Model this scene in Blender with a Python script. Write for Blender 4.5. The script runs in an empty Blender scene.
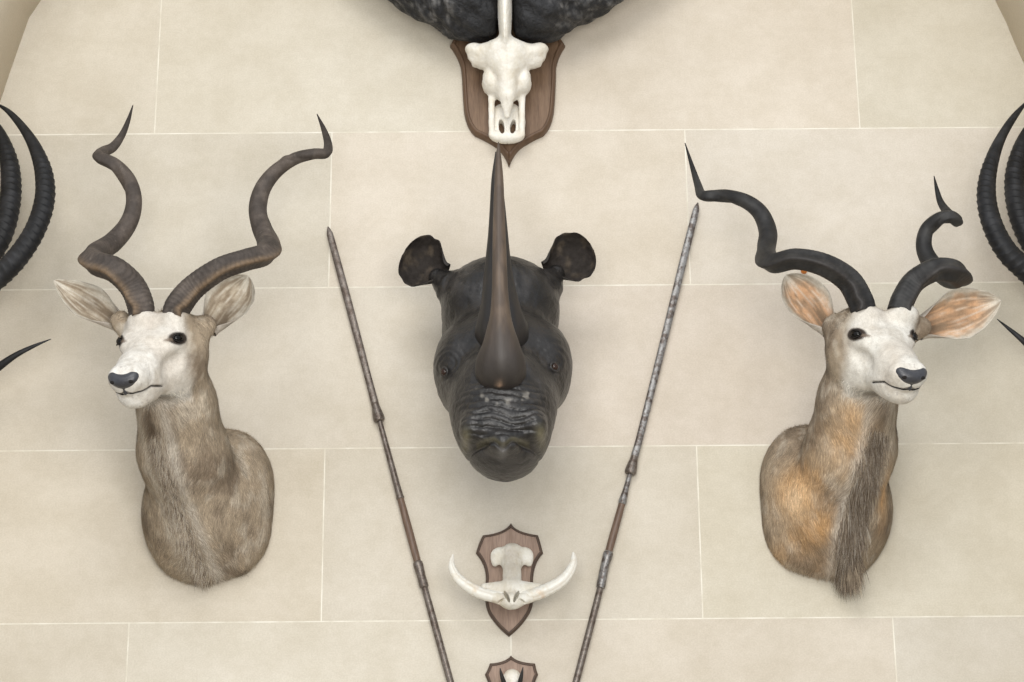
import bpy, math
import numpy as np
from mathutils import Vector, Matrix

# ------------------------------------------------------------------ camera, light, exposure
scn = bpy.context.scene
W, H, FPX = 1024, 682, 2000.0
TILT, ROLL = math.radians(18.0), math.radians(0.45)
DIST = 6.4
CZ = 3.6
CAM = Vector((0, -DIST * math.cos(TILT), CZ - DIST * math.sin(TILT)))
cd = bpy.data.cameras.new('camera'); cam = bpy.data.objects.new('camera', cd)
scn.collection.objects.link(cam); scn.camera = cam
cd.sensor_width = 36; cd.lens = FPX / W * 36; cd.clip_start = .05
cam.location = CAM
_fw = Vector((0, math.cos(TILT), math.sin(TILT)))
_up0 = Vector((0, -math.sin(TILT), math.cos(TILT)))
_rt0 = Vector((1, 0, 0))
# the stone courses rise slightly to the right: the camera is rolled clockwise by ROLL
_rt = _rt0 * math.cos(ROLL) - _up0 * math.sin(ROLL)
_up = _up0 * math.cos(ROLL) + _rt0 * math.sin(ROLL)
cam.matrix_world = Matrix(((_rt.x, _up.x, -_fw.x, CAM.x), (_rt.y, _up.y, -_fw.y, CAM.y), (_rt.z, _up.z, -_fw.z, CAM.z), (0, 0, 0, 1)))

def P(px, py, d=0.0):
    """point at distance d in front of the wall (the wall is y = 0) seen at a pixel"""
    r = _rt * ((px - W / 2) / FPX) + _up * (-(py - H / 2) / FPX) + _fw
    t = (-d - CAM.y) / r.y
    return CAM + r * t
def PA(px, py, d=0.0): return np.array(P(px, py, d))
def M2(px, d=0.0): return px * (DIST - d) / FPX     # metres covered by px pixels at distance d

world = bpy.data.worlds.new('world'); scn.world = world; world.use_nodes = True
bgn = world.node_tree.nodes['Background']; bgn.inputs[0].default_value = (.86, .92, 1, 1); bgn.inputs[1].default_value = .92
def area(name, loc, target, sx, sy, power, col):
    l = bpy.data.lights.new(name, 'AREA'); l.shape = 'RECTANGLE'; l.size = sx; l.size_y = sy; l.energy = power; l.color = col
    o = bpy.data.objects.new(name, l); scn.collection.objects.link(o); o.location = loc
    o.rotation_euler = (Vector(target) - Vector(loc)).to_track_quat('-Z', 'Y').to_euler()
area('skylight', (-.5, -5.2, 6.2), (0, 0, 3.3), 3.0, 2.2, 150, (1, .985, .95))
area('front_fill_light', (.2, -4.4, 2.7), (0, 0, 3.3), 2.2, 1.8, 125, (1, .97, .92))  # added fill lamp, no window; its near falloff imitates corner vignetting
scn.view_settings.view_transform = 'Standard'; scn.view_settings.look = 'None'
scn.view_settings.gamma = 1; scn.view_settings.use_curve_mapping = False
scn.view_settings.exposure = 0.0

rng = np.random.default_rng(7)

# ------------------------------------------------------------------ materials
def mat(name, base=(.5, .5, .5), rough=.6, attr=None, spec=.5, noise=None, bump=None, coat=0, metal=0, stretch=(1, 1, 1), ramp=None, wave=None, aniso=None, sss=0):
    m = bpy.data.materials.new(name); m.use_nodes = True
    nt = m.node_tree; n = nt.nodes; L = nt.links; b = n['Principled BSDF']
    b.inputs['Roughness'].default_value = rough; b.inputs['Metallic'].default_value = metal
    b.inputs['Specular IOR Level'].default_value = spec; b.inputs['Coat Weight'].default_value = coat
    if sss:
        b.inputs['Subsurface Weight'].default_value = sss; b.inputs['Subsurface Radius'].default_value = (.01, .008, .005)
    tc = n.new('ShaderNodeTexCoord'); mp = n.new('ShaderNodeMapping'); mp.inputs['Scale'].default_value = stretch
    L.new(tc.outputs['Object'], mp.inputs[0])
    if attr:
        a = n.new('ShaderNodeAttribute'); a.attribute_name = attr; col = a.outputs['Color']
    else:
        rgb = n.new('ShaderNodeRGB'); rgb.outputs[0].default_value = (*base, 1); col = rgb.outputs[0]
    for (scale, c1, c2, lo, hi, fac) in (noise or []):
        t = n.new('ShaderNodeTexNoise'); t.inputs['Scale'].default_value = scale; t.inputs['Detail'].default_value = 6; t.inputs['Roughness'].default_value = .6
        L.new(mp.outputs[0], t.inputs[0])
        r = n.new('ShaderNodeValToRGB'); r.color_ramp.elements[0].position = lo; r.color_ramp.elements[1].position = hi
        r.color_ramp.elements[0].color = (*c1, 1); r.color_ramp.elements[1].color = (*c2, 1)
        L.new(t.outputs[0], r.inputs[0])
        mx = n.new('ShaderNodeMix'); mx.data_type = 'RGBA'; mx.blend_type = 'MULTIPLY'; mx.inputs[0].default_value = fac
        L.new(col, mx.inputs[6]); L.new(r.outputs[0], mx.inputs[7]); col = mx.outputs[2]
    L.new(col, b.inputs['Base Color'])
    prev = None
    for (scale, strength, dist, kind) in (bump or []):
        if kind == 'v':
            t = n.new('ShaderNodeTexVoronoi'); t.feature = 'DISTANCE_TO_EDGE'; t.inputs['Scale'].default_value = scale; out = t.outputs['Distance']
        else:
            t = n.new('ShaderNodeTexNoise'); t.inputs['Scale'].default_value = scale; t.inputs['Detail'].default_value = 7; out = t.outputs[0]
        L.new(mp.outputs[0], t.inputs[0])
        bp = n.new('ShaderNodeBump'); bp.inputs['Strength'].default_value = strength; bp.inputs['Distance'].default_value = dist
        L.new(out, bp.inputs['Height'])
        if prev: L.new(prev, bp.inputs['Normal'])
        prev = bp.outputs[0]
    if prev: L.new(prev, b.inputs['Normal'])
    return m

w1 = (1, 1, 1)
M_stone = mat('limestone', attr='tone', rough=.9, spec=.2, noise=[(1.3, (.87, .855, .83), w1, .35, .65, .8), (7, (.92, .91, .885), w1, .38, .6, .8), (38, (.955, .95, .94), w1, .4, .6, .8), (230, (.86, .85, .82), w1, .4, .6, .6)],
              bump=[(190, .10, .0012, 'n'), (5, .04, .004, 'n')], stretch=(.8, 1, 1))
M_mortar = mat('mortar', (.70, .665, .58), .95, spec=.1, noise=[(10, (.80, .775, .73), w1, .38, .6, 1)])
M_soffit = mat('arch_stone', (.74, .67, .56), .9, spec=.2, noise=[(2, (.9, .89, .87), w1, .35, .65, .8), (200, (.88, .87, .84), w1, .4, .6, .6)], bump=[(160, .12, .002, 'n')])
M_skin = mat('fur_skin', attr='Col', rough=.85, spec=.15, noise=[(60, (.72, .70, .68), w1, .35, .6, .6), (320, (.7, .7, .7), w1, .35, .6, .5)], bump=[(220, .35, .003, 'n')])
M_fur = mat('fur_strands', attr='Col', rough=.75, spec=.2)
M_horn = mat('kudu_horn', attr='Col', rough=.68, spec=.3, noise=[(55, (.62, .60, .58), w1, .35, .65, .8), (300, (.7, .68, .66), w1, .4, .6, .5)], bump=[(140, .35, .003, 'n')])
M_hornb = mat('dark_horn', attr='Col', rough=.55, spec=.28, noise=[(40, (.6, .6, .6), w1, .35, .65, .8)], bump=[(150, .25, .002, 'n')])
M_rhornm = mat('rhino_horn', attr='Col', rough=.55, spec=.5, noise=[(9, (.55, .5, .45), w1, .3, .7, .8), (90, (.75, .72, .7), w1, .35, .6, .5)], bump=[(60, .15, .003, 'n')], stretch=(3, 3, .35))
M_rhide = mat('rhino_hide', attr='Col', rough=.40, spec=.42, noise=[(14, (.55, .55, .55), w1, .35, .65, .8), (120, (.65, .65, .65), w1, .35, .6, .6)],
              bump=[(95, .35, .003, 'v'), (45, .45, .006, 'n'), (220, .25, .002, 'n')])
M_rear = mat('rhino_ear_hide', attr='Col', rough=.8, spec=.2, noise=[(60, (.5, .47, .42), w1, .35, .65, .9)], bump=[(90, .5, .004, 'n')])
M_eye = mat('glass_eye', (.004, .003, .002), .10, spec=.22)
M_iris = mat('brown_iris', (.022, .010, .006), .15, spec=.3)
M_nose = mat('nose_leather', (.035, .035, .04), .38, spec=.5, noise=[(90, (.6, .6, .6), w1, .35, .6, .8)], bump=[(260, .3, .002, 'n')])
M_lip = mat('lip_line', (.012, .010, .009), .6, spec=.2)
M_bone = mat('bleached_bone', attr='Col', rough=.6, spec=.3, noise=[(22, (.90, .87, .80), w1, .3, .6, .9), (160, (.9, .88, .84), w1, .35, .6, .7)], bump=[(90, .5, .003, 'n'), (28, .45, .006, 'n')])
M_tusk = mat('tusk_ivory', attr='Col', rough=.35, spec=.45, noise=[(30, (.88, .80, .68), w1, .3, .5, .7), (120, (.92, .9, .86), w1, .35, .6, .8)], bump=[(40, .2, .003, 'n')], stretch=(1, 1, 1))
M_boss = mat('buffalo_boss', attr='Col', rough=.62, spec=.35, noise=[(50, (.35, .35, .35), w1, .35, .6, .9)], bump=[(38, .9, .012, 'n'), (110, .6, .005, 'n')])
M_wood = mat('oak', (.20, .125, .075), .5, spec=.3, noise=[(5, (.62, .58, .55), w1, .3, .65, 1), (30, (.72, .7, .68), w1, .35, .6, .9)], bump=[(40, .2, .002, 'n')], stretch=(9, 9, .8))
M_woodrim = mat('oak_rim', (.13, .078, .046), .45, spec=.3, noise=[(5, (.62, .58, .55), w1, .3, .65, 1)], stretch=(9, 9, .8))
M_woodl = mat('pale_oak', (.33, .235, .18), .55, spec=.3, noise=[(5, (.7, .66, .63), w1, .3, .65, 1), (34, (.75, .73, .71), w1, .35, .6, .9)], bump=[(40, .2, .002, 'n')], stretch=(9, 9, .8))
M_wedge = mat('dark_moulding', (.075, .045, .03), .45, spec=.35, noise=[(30, (.7, .7, .7), w1, .35, .6, .8)])
M_iron = mat('pitted_iron', (.20, .175, .155), .42, metal=.55, noise=[(60, (.42, .33, .28), w1, .35, .6, .9), (250, (.6, .55, .5), w1, .4, .6, .7)], bump=[(160, .4, .002, 'n')])
M_steel = mat('spotted_steel', (.25, .245, .24), .4, metal=.5, noise=[(60, (.30, .22, .18), w1, .40, .56, .9), (200, (.7, .66, .62), w1, .4, .6, .6)], bump=[(160, .3, .002, 'n')])
M_shaft = mat('shaft_wood', (.135, .085, .058), .5, noise=[(40, (.6, .56, .52), w1, .35, .6, .9)], stretch=(3, 3, .6))
M_amber = mat('amber', (.42, .13, .02), .3)
M_white = mat('white_enamel', (.8, .8, .78), .5)
M_floor = mat('floor_stone', (.45, .41, .34), .7, noise=[(2, (.8, .79, .77), w1, .35, .65, .8)])

# ------------------------------------------------------------------ helpers
def obj(name, mesh, material, parent=None, smooth=True):
    o = bpy.data.objects.new(name, mesh); scn.collection.objects.link(o)
    mesh.materials.append(material)
    if smooth and len(mesh.polygons): mesh.polygons.foreach_set('use_smooth', np.ones(len(mesh.polygons), bool))
    if parent:
        o.parent = parent; o.location = -Vector(parent.location)
    return o
def thing(name, label, cat, loc, group=None):
    o = bpy.data.objects.new(name, None); scn.collection.objects.link(o); o.location = loc; o.empty_display_size = .05
    o['label'] = label; o['category'] = cat
    if group: o['group'] = group
    return o
def structure(name, mesh, material):
    o = obj(name, mesh, material, smooth=False); o['kind'] = 'structure'; return o
def mesh_np(name, v, quads=None, tris=None, col=None, attr='Col'):
    me = bpy.data.meshes.new(name)
    q = np.zeros((0, 4), int) if quads is None else np.asarray(quads, int).reshape(-1, 4)
    t = np.zeros((0, 3), int) if tris is None else np.asarray(tris, int).reshape(-1, 3)
    v = np.asarray(v, float).reshape(-1, 3)
    me.vertices.add(len(v)); me.vertices.foreach_set('co', v.ravel())
    me.loops.add(q.size + t.size); me.loops.foreach_set('vertex_index', np.concatenate([q.ravel(), t.ravel()]))
    me.polygons.add(len(q) + len(t))
    me.polygons.foreach_set('loop_start', np.concatenate([np.arange(len(q)) * 4, q.size + np.arange(len(t)) * 3]))
    me.update(calc_edges=True); me.validate()
    if col is not None:
        a = me.attributes.new(attr, 'FLOAT_COLOR', 'POINT')
        c = np.ones((len(v), 4)); c[:, :3] = col; a.data.foreach_set('color', c.ravel())
    return me
def unit(v): v = np.asarray(v, float); return v / (np.linalg.norm(v, axis=-1, keepdims=True) + 1e-12)
def sstep(a, b, x): t = np.clip((x - a) / (b - a), 0, 1); return t * t * (3 - 2 * t)
def lerp(a, b, t): return a + (b - a) * t
def mixc(c, d, t): return c + (np.asarray(d, float) - c) * np.asarray(t)[:, None]
def vnoise(p, f, seed=0):
    p = np.asarray(p, float) * f; i = np.floor(p).astype(np.int64); u = p - i; u = u * u * (3 - 2 * u)
    def h(x, y, z):
        n = (x * 374761393 + y * 668265263 + z * 2147483647 + seed * 1274126177) & 0xffffffff
        n = ((n ^ (n >> 13)) * 1274126177) & 0xffffffff
        return ((n ^ (n >> 16)) & 0xffff) / 65535.0
    r = 0
    for a in (0, 1):
        for b in (0, 1):
            for c in (0, 1):
                wgt = (u[:, 0] if a else 1 - u[:, 0]) * (u[:, 1] if b else 1 - u[:, 1]) * (u[:, 2] if c else 1 - u[:, 2])
                r = r + wgt * h(i[:, 0] + a, i[:, 1] + b, i[:, 2] + c)
    return r
def fbm(p, f, seed=0, o=3):
    r = 0; a = .5; s = 0
    for k in range(o): r = r + a * vnoise(p, f * 2 ** k, seed + k); s += a; a *= .5
    return r / s

# signed distances
def ell(c, r, R=None):
    c = np.asarray(c, float); r = np.asarray(r, float)
    def f(p):
        q = p - c
        if R is not None: q = q @ np.asarray(R).T
        k0 = np.linalg.norm(q / r, axis=1); k1 = np.linalg.norm(q / (r * r), axis=1)
        return k0 * (k0 - 1) / (k1 + 1e-9)
    return f
def rcone(a, b, ra, rb):
    a = np.asarray(a, float); b = np.asarray(b, float); ab = b - a; L2 = ab @ ab
    def f(p):
        t = np.clip(((p - a) @ ab) / L2, 0, 1)
        return np.linalg.norm(p - a - t[:, None] * ab, axis=1) - (ra + (rb - ra) * t)
    return f
def smin(a, b, k):
    h = np.maximum(k - np.abs(a - b), 0) / k; return np.minimum(a, b) - h * h * k * .25
def smax(a, b, k): return -smin(-a, -b, k)
def build_sdf(ops):
    def F(p):
        d = None
        for op, f, k in ops:
            v = f(p)
            if d is None: d = v
            elif op == 'u': d = smin(d, v, k)
            elif op == 's': d = smax(d, -v, k)
            elif op == 'i': d = smax(d, v, k)
            elif op == 'd': d = d + v
        return d
    return F
def wallcut(p): return p[:, 1] + .001          # keep y < 0
def nets(F, lo, hi, h, proj=3, flat=True):
    lo = np.asarray(lo, float); hi = np.asarray(hi, float)
    B = 8
    nb = np.ceil((hi - lo) / (h * B)).astype(int); n = nb * B + 1
    G = np.full(tuple(n), 1.0, np.float32)
    bi = np.stack(np.meshgrid(*[np.arange(k) for k in nb], indexing='ij'), -1).reshape(-1, 3)
    dc = F(lo + (bi + .5) * B * h)
    near = np.abs(dc) < B * h * 1.35
    for b, d in zip(bi[~near], dc[~near]):
        if d < 0: G[b[0]*B:b[0]*B+B+1, b[1]*B:b[1]*B+B+1, b[2]*B:b[2]*B+B+1] = -1
    off = np.stack(np.meshgrid(*[np.arange(B + 1)] * 3, indexing='ij'), -1).reshape(-1, 3)
    nbk = bi[near]
    for s in range(0, len(nbk), 300):
        c = nbk[s:s + 300]; idx = (c[:, None] * B + off[None]).reshape(-1, 3)
        G[idx[:, 0], idx[:, 1], idx[:, 2]] = F(lo + idx * h)
    ins = G < 0
    cnt = sum(ins[a:n[0]-1+a, b:n[1]-1+b, c:n[2]-1+c].astype(np.int8) for a in (0, 1) for b in (0, 1) for c in (0, 1))
    cells = np.argwhere((cnt > 0) & (cnt < 8))
    vid = np.full(tuple(n - 1), -1, np.int64); vid[cells[:, 0], cells[:, 1], cells[:, 2]] = np.arange(len(cells))
    acc = np.zeros((len(cells), 3)); num = np.zeros(len(cells))
    cor = [(a, b, c) for a in (0, 1) for b in (0, 1) for c in (0, 1)]
    for i, a in enumerate(cor):
        for b in cor[i+1:]:
            if sum(abs(x - y) for x, y in zip(a, b)) != 1: continue
            ca, cb = cells + a, cells + b
            va = G[ca[:, 0], ca[:, 1], ca[:, 2]]; vb = G[cb[:, 0], cb[:, 1], cb[:, 2]]
            m = (va < 0) != (vb < 0); t = np.where(m, va / np.where(m, va - vb, 1), 0)
            acc += np.where(m[:, None], ca + t[:, None] * (cb - ca), 0); num += m
    V = lo + h * acc / num[:, None]
    Q = []
    for ax in range(3):
        s0 = [slice(1, -1)] * 3; s0[ax] = slice(0, -1); s1 = list(s0); s1[ax] = slice(1, None)
        A = ins[tuple(s0)]; Bb = ins[tuple(s1)]
        e = np.argwhere(A != Bb); first = A[e[:, 0], e[:, 1], e[:, 2]]
        e = e + 1; e[:, ax] -= 1
        u, v = (ax + 1) % 3, (ax + 2) % 3
        def g(du, dv):
            k = e.copy(); k[:, u] -= du; k[:, v] -= dv; return vid[k[:, 0], k[:, 1], k[:, 2]]
        q = np.stack([g(1, 1), g(0, 1), g(0, 0), g(1, 0)], 1)
        q[~first] = q[~first][:, ::-1]; Q.append(q)
    Q = np.concatenate(Q); Q = Q[(Q >= 0).all(1)]
    for _ in range(proj):
        d = F(V); g = grad(F, V); V = V - np.clip(d, -h, h)[:, None] * g * .9
    return V, Q
def grad(F, V, e=.0015):
    g = np.stack([F(V + np.eye(3)[k] * e) - F(V - np.eye(3)[k] * e) for k in range(3)], 1); return unit(g)

# swept horns, tusks and rods
def resample(pts, n):
    """Catmull-Rom through rows of (x, y, z, r); even spacing"""
    pts = np.asarray(pts, float); e = np.vstack([2 * pts[0] - pts[1], pts, 2 * pts[-1] - pts[-2]]); out = []
    for i in range(len(pts) - 1):
        p0, p1, p2, p3 = e[i:i + 4]; t = np.linspace(0, 1, 24, endpoint=False)[:, None]
        out.append(.5 * (2 * p1 + (p2 - p0) * t + (2 * p0 - 5 * p1 + 4 * p2 - p3) * t**2 + (3 * p1 - p0 - 3 * p2 + p3) * t**3))
    out = np.vstack(out + [pts[-1:]]); s = np.concatenate([[0], np.cumsum(np.linalg.norm(np.diff(out[:, :3], axis=0), axis=1))])
    q = np.linspace(0, s[-1], n); return np.stack([np.interp(q, s, out[:, k]) for k in range(out.shape[1])], 1), q
def sweep(pts, n=160, m=28, shape=None, colf=None, keeldir=None, flat=1.0):
    """shape(s01, theta, arc, r) -> radius factor. keeldir: per-sample direction the cross-section's theta=0 faces"""
    path, arc = resample(pts, n); c = path[:, :3]; r = np.maximum(path[:, 3], .0006)
    T = unit(np.gradient(c, axis=0))
    if keeldir is None:
        K = np.zeros_like(T); k = np.cross(T[0], (0.3, 1, .2)); k /= np.linalg.norm(k)
        for i in range(n): k = k - T[i] * (k @ T[i]); k /= np.linalg.norm(k); K[i] = k
    else:
        K = keeldir(c, arc / arc[-1]) if callable(keeldir) else np.tile(np.asarray(keeldir, float), (n, 1))
        K = K - T * np.sum(K * T, 1)[:, None]; K = unit(K)
        for _ in range(6): K[1:-1] = unit(K[:-2] + K[1:-1] + K[2:]); K = unit(K - T * np.sum(K * T, 1)[:, None])
    N = np.cross(T, K); th = np.linspace(0, 2 * np.pi, m, endpoint=False)
    S, TH = np.meshgrid(arc / arc[-1], th, indexing='ij'); A = np.repeat(arc[:, None], m, 1); R = np.repeat(r[:, None], m, 1)
    f = shape(S, TH, A, R) if shape else np.ones_like(S)
    V = c[:, None] + (K[:, None] * np.cos(TH)[..., None] + N[:, None] * np.sin(TH)[..., None] * flat) * (R * f)[..., None]
    V = V.reshape(-1, 3); i = np.arange(n - 1)[:, None] * m; j = np.arange(m)[None]; j2 = (j + 1) % m
    Q = np.stack([i + j, i + j2, i + m + j2, i + m + j], -1).reshape(-1, 4)
    V = np.vstack([V, c[0], c[-1]]); a, b = len(V) - 2, len(V) - 1; jj = np.arange(m); k2 = (jj + 1) % m
    Tn = np.vstack([np.stack([np.full(m, a), k2, jj], 1), np.stack([np.full(m, b), (n - 1) * m + jj, (n - 1) * m + k2], 1)])
    SS = np.concatenate([S.ravel(), [0, 1]]); TT = np.concatenate([TH.ravel(), [0, 0]]); AA = np.concatenate([A.ravel(), [0, arc[-1]]])
    col = colf(V, SS, TT, AA) if colf else None
    return V, Q, Tn, col
def pxpath(rows): return [(*PA(x, y, d), M2(r, d)) for (x, y, d, r) in rows]
def sweep_obj(name, rows, material, parent, world_pts=False, **kw):
    V, Q, T, col = sweep(rows if world_pts else pxpath(rows), **kw)
    return obj(name, mesh_np(name, V, Q, T, col), material, parent)

def sphere_mesh(name, c, r, R=None, n=24):
    th, ph = np.meshgrid(np.linspace(0, np.pi, n), np.linspace(0, 2 * np.pi, 2 * n, endpoint=False), indexing='ij')
    q = np.stack([np.sin(th) * np.cos(ph), np.sin(th) * np.sin(ph), np.cos(th)], -1) * np.asarray(r)
    if R is not None: q = q @ np.asarray(R)
    m = 2 * n; i = np.arange(n - 1)[:, None] * m; j = np.arange(m)[None]; j2 = (j + 1) % m
    return mesh_np(name, q.reshape(-1, 3) + np.asarray(c), np.stack([i + j, i + m + j, i + m + j2, i + j2], -1).reshape(-1, 4))

def ear_mesh(base, tip, face, halfw, prof, phi0, phi1, colf, thick=.004, nu=40, nv=30, bend=0, edge=0):
    """cupped leaf; prof(u) 0..1 width profile; phi(u) opening half-angle from rolled base to open blade"""
    base = np.asarray(base); tip = np.asarray(tip); D = tip - base; L = np.linalg.norm(D); D = D / L
    Fv = np.asarray(face, float); Fv = Fv - D * (Fv @ D); Fv /= np.linalg.norm(Fv); Sd = np.cross(D, Fv)
    U, Vv = np.meshgrid(np.linspace(0, 1, nu), np.linspace(-1, 1, nv), indexing='ij')
    Wd = halfw * prof(U); Phi = phi0 + (phi1 - phi0) * sstep(0, .45, U); R = Wd / np.sin(np.minimum(Phi, np.pi / 2))
    ang = Vv * Phi
    wob = 1 + edge * (np.sin(U * 31) * .5 + np.sin(U * 17 + Vv * 2)) * np.abs(Vv) ** 3
    X = R * np.sin(ang) * wob; Z = -(R * np.cos(ang) - R * np.cos(Phi))
    C = base + D * (U * L)[..., None] + Sd * X[..., None] + Fv * (Z + bend * U * U)[..., None]
    gu = np.gradient(C, axis=0); gv = np.gradient(C, axis=1); Nn = unit(np.cross(gu, gv))
    if np.mean(Nn[nu // 2, nv // 2] @ Fv) < 0: Nn = -Nn
    t = thick * (1 - .8 * np.abs(Vv) ** 4) * (1 - .8 * U ** 6)
    a = C.reshape(-1, 3); b = (C - Nn * t[..., None]).reshape(-1, 3); V = np.vstack([a, b]); n0 = nu * nv
    i = np.arange(nu - 1)[:, None] * nv; j = np.arange(nv - 1)[None]
    q = np.stack([i + j, i + j + 1, i + nv + j + 1, i + nv + j], -1).reshape(-1, 4)
    Q = [q, q[:, ::-1] + n0]
    rim = [k * nv for k in range(nu)] + [(nu - 1) * nv + k for k in range(1, nv)] + [k * nv + nv - 1 for k in range(nu - 2, -1, -1)]
    rim = np.array(rim); Q.append(np.stack([rim[:-1], rim[1:], rim[1:] + n0, rim[:-1] + n0], 1))
    u = np.tile(U.ravel(), 2); v = np.tile(Vv.ravel(), 2); side = np.repeat([0, 1], n0)
    return V, np.vstack(Q), colf(V, u, v, side), (C, Nn, U, Vv)

def strands(name, root, nrm, direc, length, width, col, material, parent, lift=.25, droop=0, seg=3, jitter=.25, clump=None):
    """hair: thin tapering ribbons"""
    n = len(root); d = unit(direc + jitter * rng.normal(size=(n, 3)) * np.array([1, 1, 1]))
    d = unit(d - nrm * np.sum(d * nrm, 1)[:, None] + nrm * lift)
    sd = unit(np.cross(d, nrm)); pts = [root]; cur = root; dd = d
    for k in range(seg):
        cur = cur + dd * (length / seg)[:, None]; pts.append(cur)
        dd = unit(dd + np.array([0, 0, -droop]) + (-nrm * lift * .5 if k == 0 else 0))
    ws = np.linspace(1, .1, seg + 1); V = []
    for k, p in enumerate(pts):
        V.append(p - sd * (width * ws[k] * .5)[:, None]); V.append(p + sd * (width * ws[k] * .5)[:, None])
    V = np.stack(V, 1); m = V.shape[1]; b = np.arange(n)[:, None] * m
    Q = np.concatenate([np.concatenate([b + 2*k, b + 2*k+1, b + 2*k+3, b + 2*k+2], 1) for k in range(seg)])
    C = np.repeat(col, m, axis=0)
    o = obj(name, mesh_np(name, V.reshape(-1, 3), Q, None, C), material, parent)
    return o
def sample_surface(V, Q, n, wf=None):
    a, b, c, d = (V[Q[:, k]] for k in range(4)); ar = np.linalg.norm(np.cross(c - a, d - b), axis=1)
    if wf is not None: ar = ar * wf((a + c) / 2)
    i = rng.choice(len(Q), n, p=ar / ar.sum()); u = rng.random(n)[:, None]; v = rng.random(n)[:, None]
    return (a[i]*(1-u)*(1-v) + b[i]*u*(1-v) + c[i]*u*v + d[i]*(1-u)*v)

# ------------------------------------------------------------------ the setting
def wall_mesh():
    # courses and joints, from the stonework in the photograph; bands between the bed joints
    zs = [P(512, y).z for y in (-170, -20, 131, 286, 447, 620)]; zs = sorted([z for z in zs])
    step = zs[1] - zs[0]; zs = [zs[0] - step * k for k in range(8, 0, -1)] + zs; zs = [z for z in zs if z > -.2] ; zs[0] = 0
    zs.append(zs[-1] + .5)
    j0 = {0: 511, 1: 323, 2: 511, 3: 334, 4: 511, 5: 330}
    xa = P(511, 640).x; xb = P(323, 540).x; per = P(700, 540).x - xb
    V = []; Q = []; C = []; MI = []
    def quad(x0, x1, z0, z1, y, c, mi):
        b = len(V); V.extend([(x0, y, z0), (x1, y, z0), (x1, y, z1), (x0, y, z1)]); Q.append((b, b+1, b+2, b+3)); C.extend([c] * 4); MI.append(mi)
    g = .0019; base = np.array((.60, .55, .470))
    r2 = np.random.default_rng(3)
    H4 = P(511, 620).z
    for i in range(len(zs) - 1):
        odd = round((zs[i] - H4) / step) % 2 == 0
        off = (xb if odd else xa); k0 = int((-2.6 - off) // per)
        x = off + k0 * per
        while x < 2.6:
            t = base * (1 + r2.normal() * .022) * np.array([1 + r2.normal() * .008, 1, 1 + r2.normal() * .012])
            quad(x + g, x + per - g, zs[i] + g, zs[i+1] - g, 0, t, 0)
            quad(x - g, x + g, zs[i] + g, zs[i+1] - g, 0.0, base, 1); x += per
        quad(-2.7, 2.7, zs[i] - g, zs[i] + g, 0.0, base, 1)
    me = mesh_np('wall_back', V, Q, None, np.array(C), 'tone'); me.materials.append(M_stone); me.materials.append(M_mortar)
    # mesh_np validates first, so indices stay in order
    me.polygons.foreach_set('material_index', MI)
    return me
wm = wall_mesh(); wo = bpy.data.objects.new('wall_back', wm); scn.collection.objects.link(wo); wo['kind'] = 'structure'

def arch():
    # the niche's round arch springs forward from the wall; its soffit shows in both top corners
    left = [(41, 0), (29, 18), (18, 49), (8, 78), (-4, 115), (-30, 200), (-66, 310), (-110, 450), (-150, 600)]
    right = [(995, 0), (1006, 22), (1015, 44), (1024, 64), (1036, 94), (1064, 180), (1098, 300), (1136, 450), (1170, 600)]
    top = [(60, -25), (110, -85), (200, -160), (330, -215), (516, -236), (700, -215), (830, -160), (925, -85), (976, -25)]
    pl = [P(x, y) for x, y in left[::-1] + top + right]
    pl = [Vector((pl[0].x, 0, 0))] + pl + [Vector((pl[-1].x, 0, 0))]
    V = []; Q = []
    for p in pl:
        q = p.copy(); c = Vector((0, 0, 3.0)); o = (q - c).normalized() * .25 if q.z > 3 else Vector((math.copysign(.25, q.x), 0, 0))
        V += [(q.x, .0, q.z), (q.x, -.7, q.z), (q.x + o.x, -.7, q.z + o.z), (q.x + o.x, .0, q.z + o.z)]
    for i in range(len(pl) - 1):
        for k in range(4): a = i*4 + k; b = i*4 + (k+1) % 4; Q.append((a, a + 4, b + 4, b))
    return mesh_np('trim_1', V, Q)
am = structure('trim_1', arch(), M_soffit); am.data.polygons.foreach_set('use_smooth', np.ones(len(am.data.polygons), bool))
structure('floor', mesh_np('floor', [(-5, -9, 0), (5, -9, 0), (5, .1, 0), (-5, .1, 0)], [(0, 1, 2, 3)]), M_floor)

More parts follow.
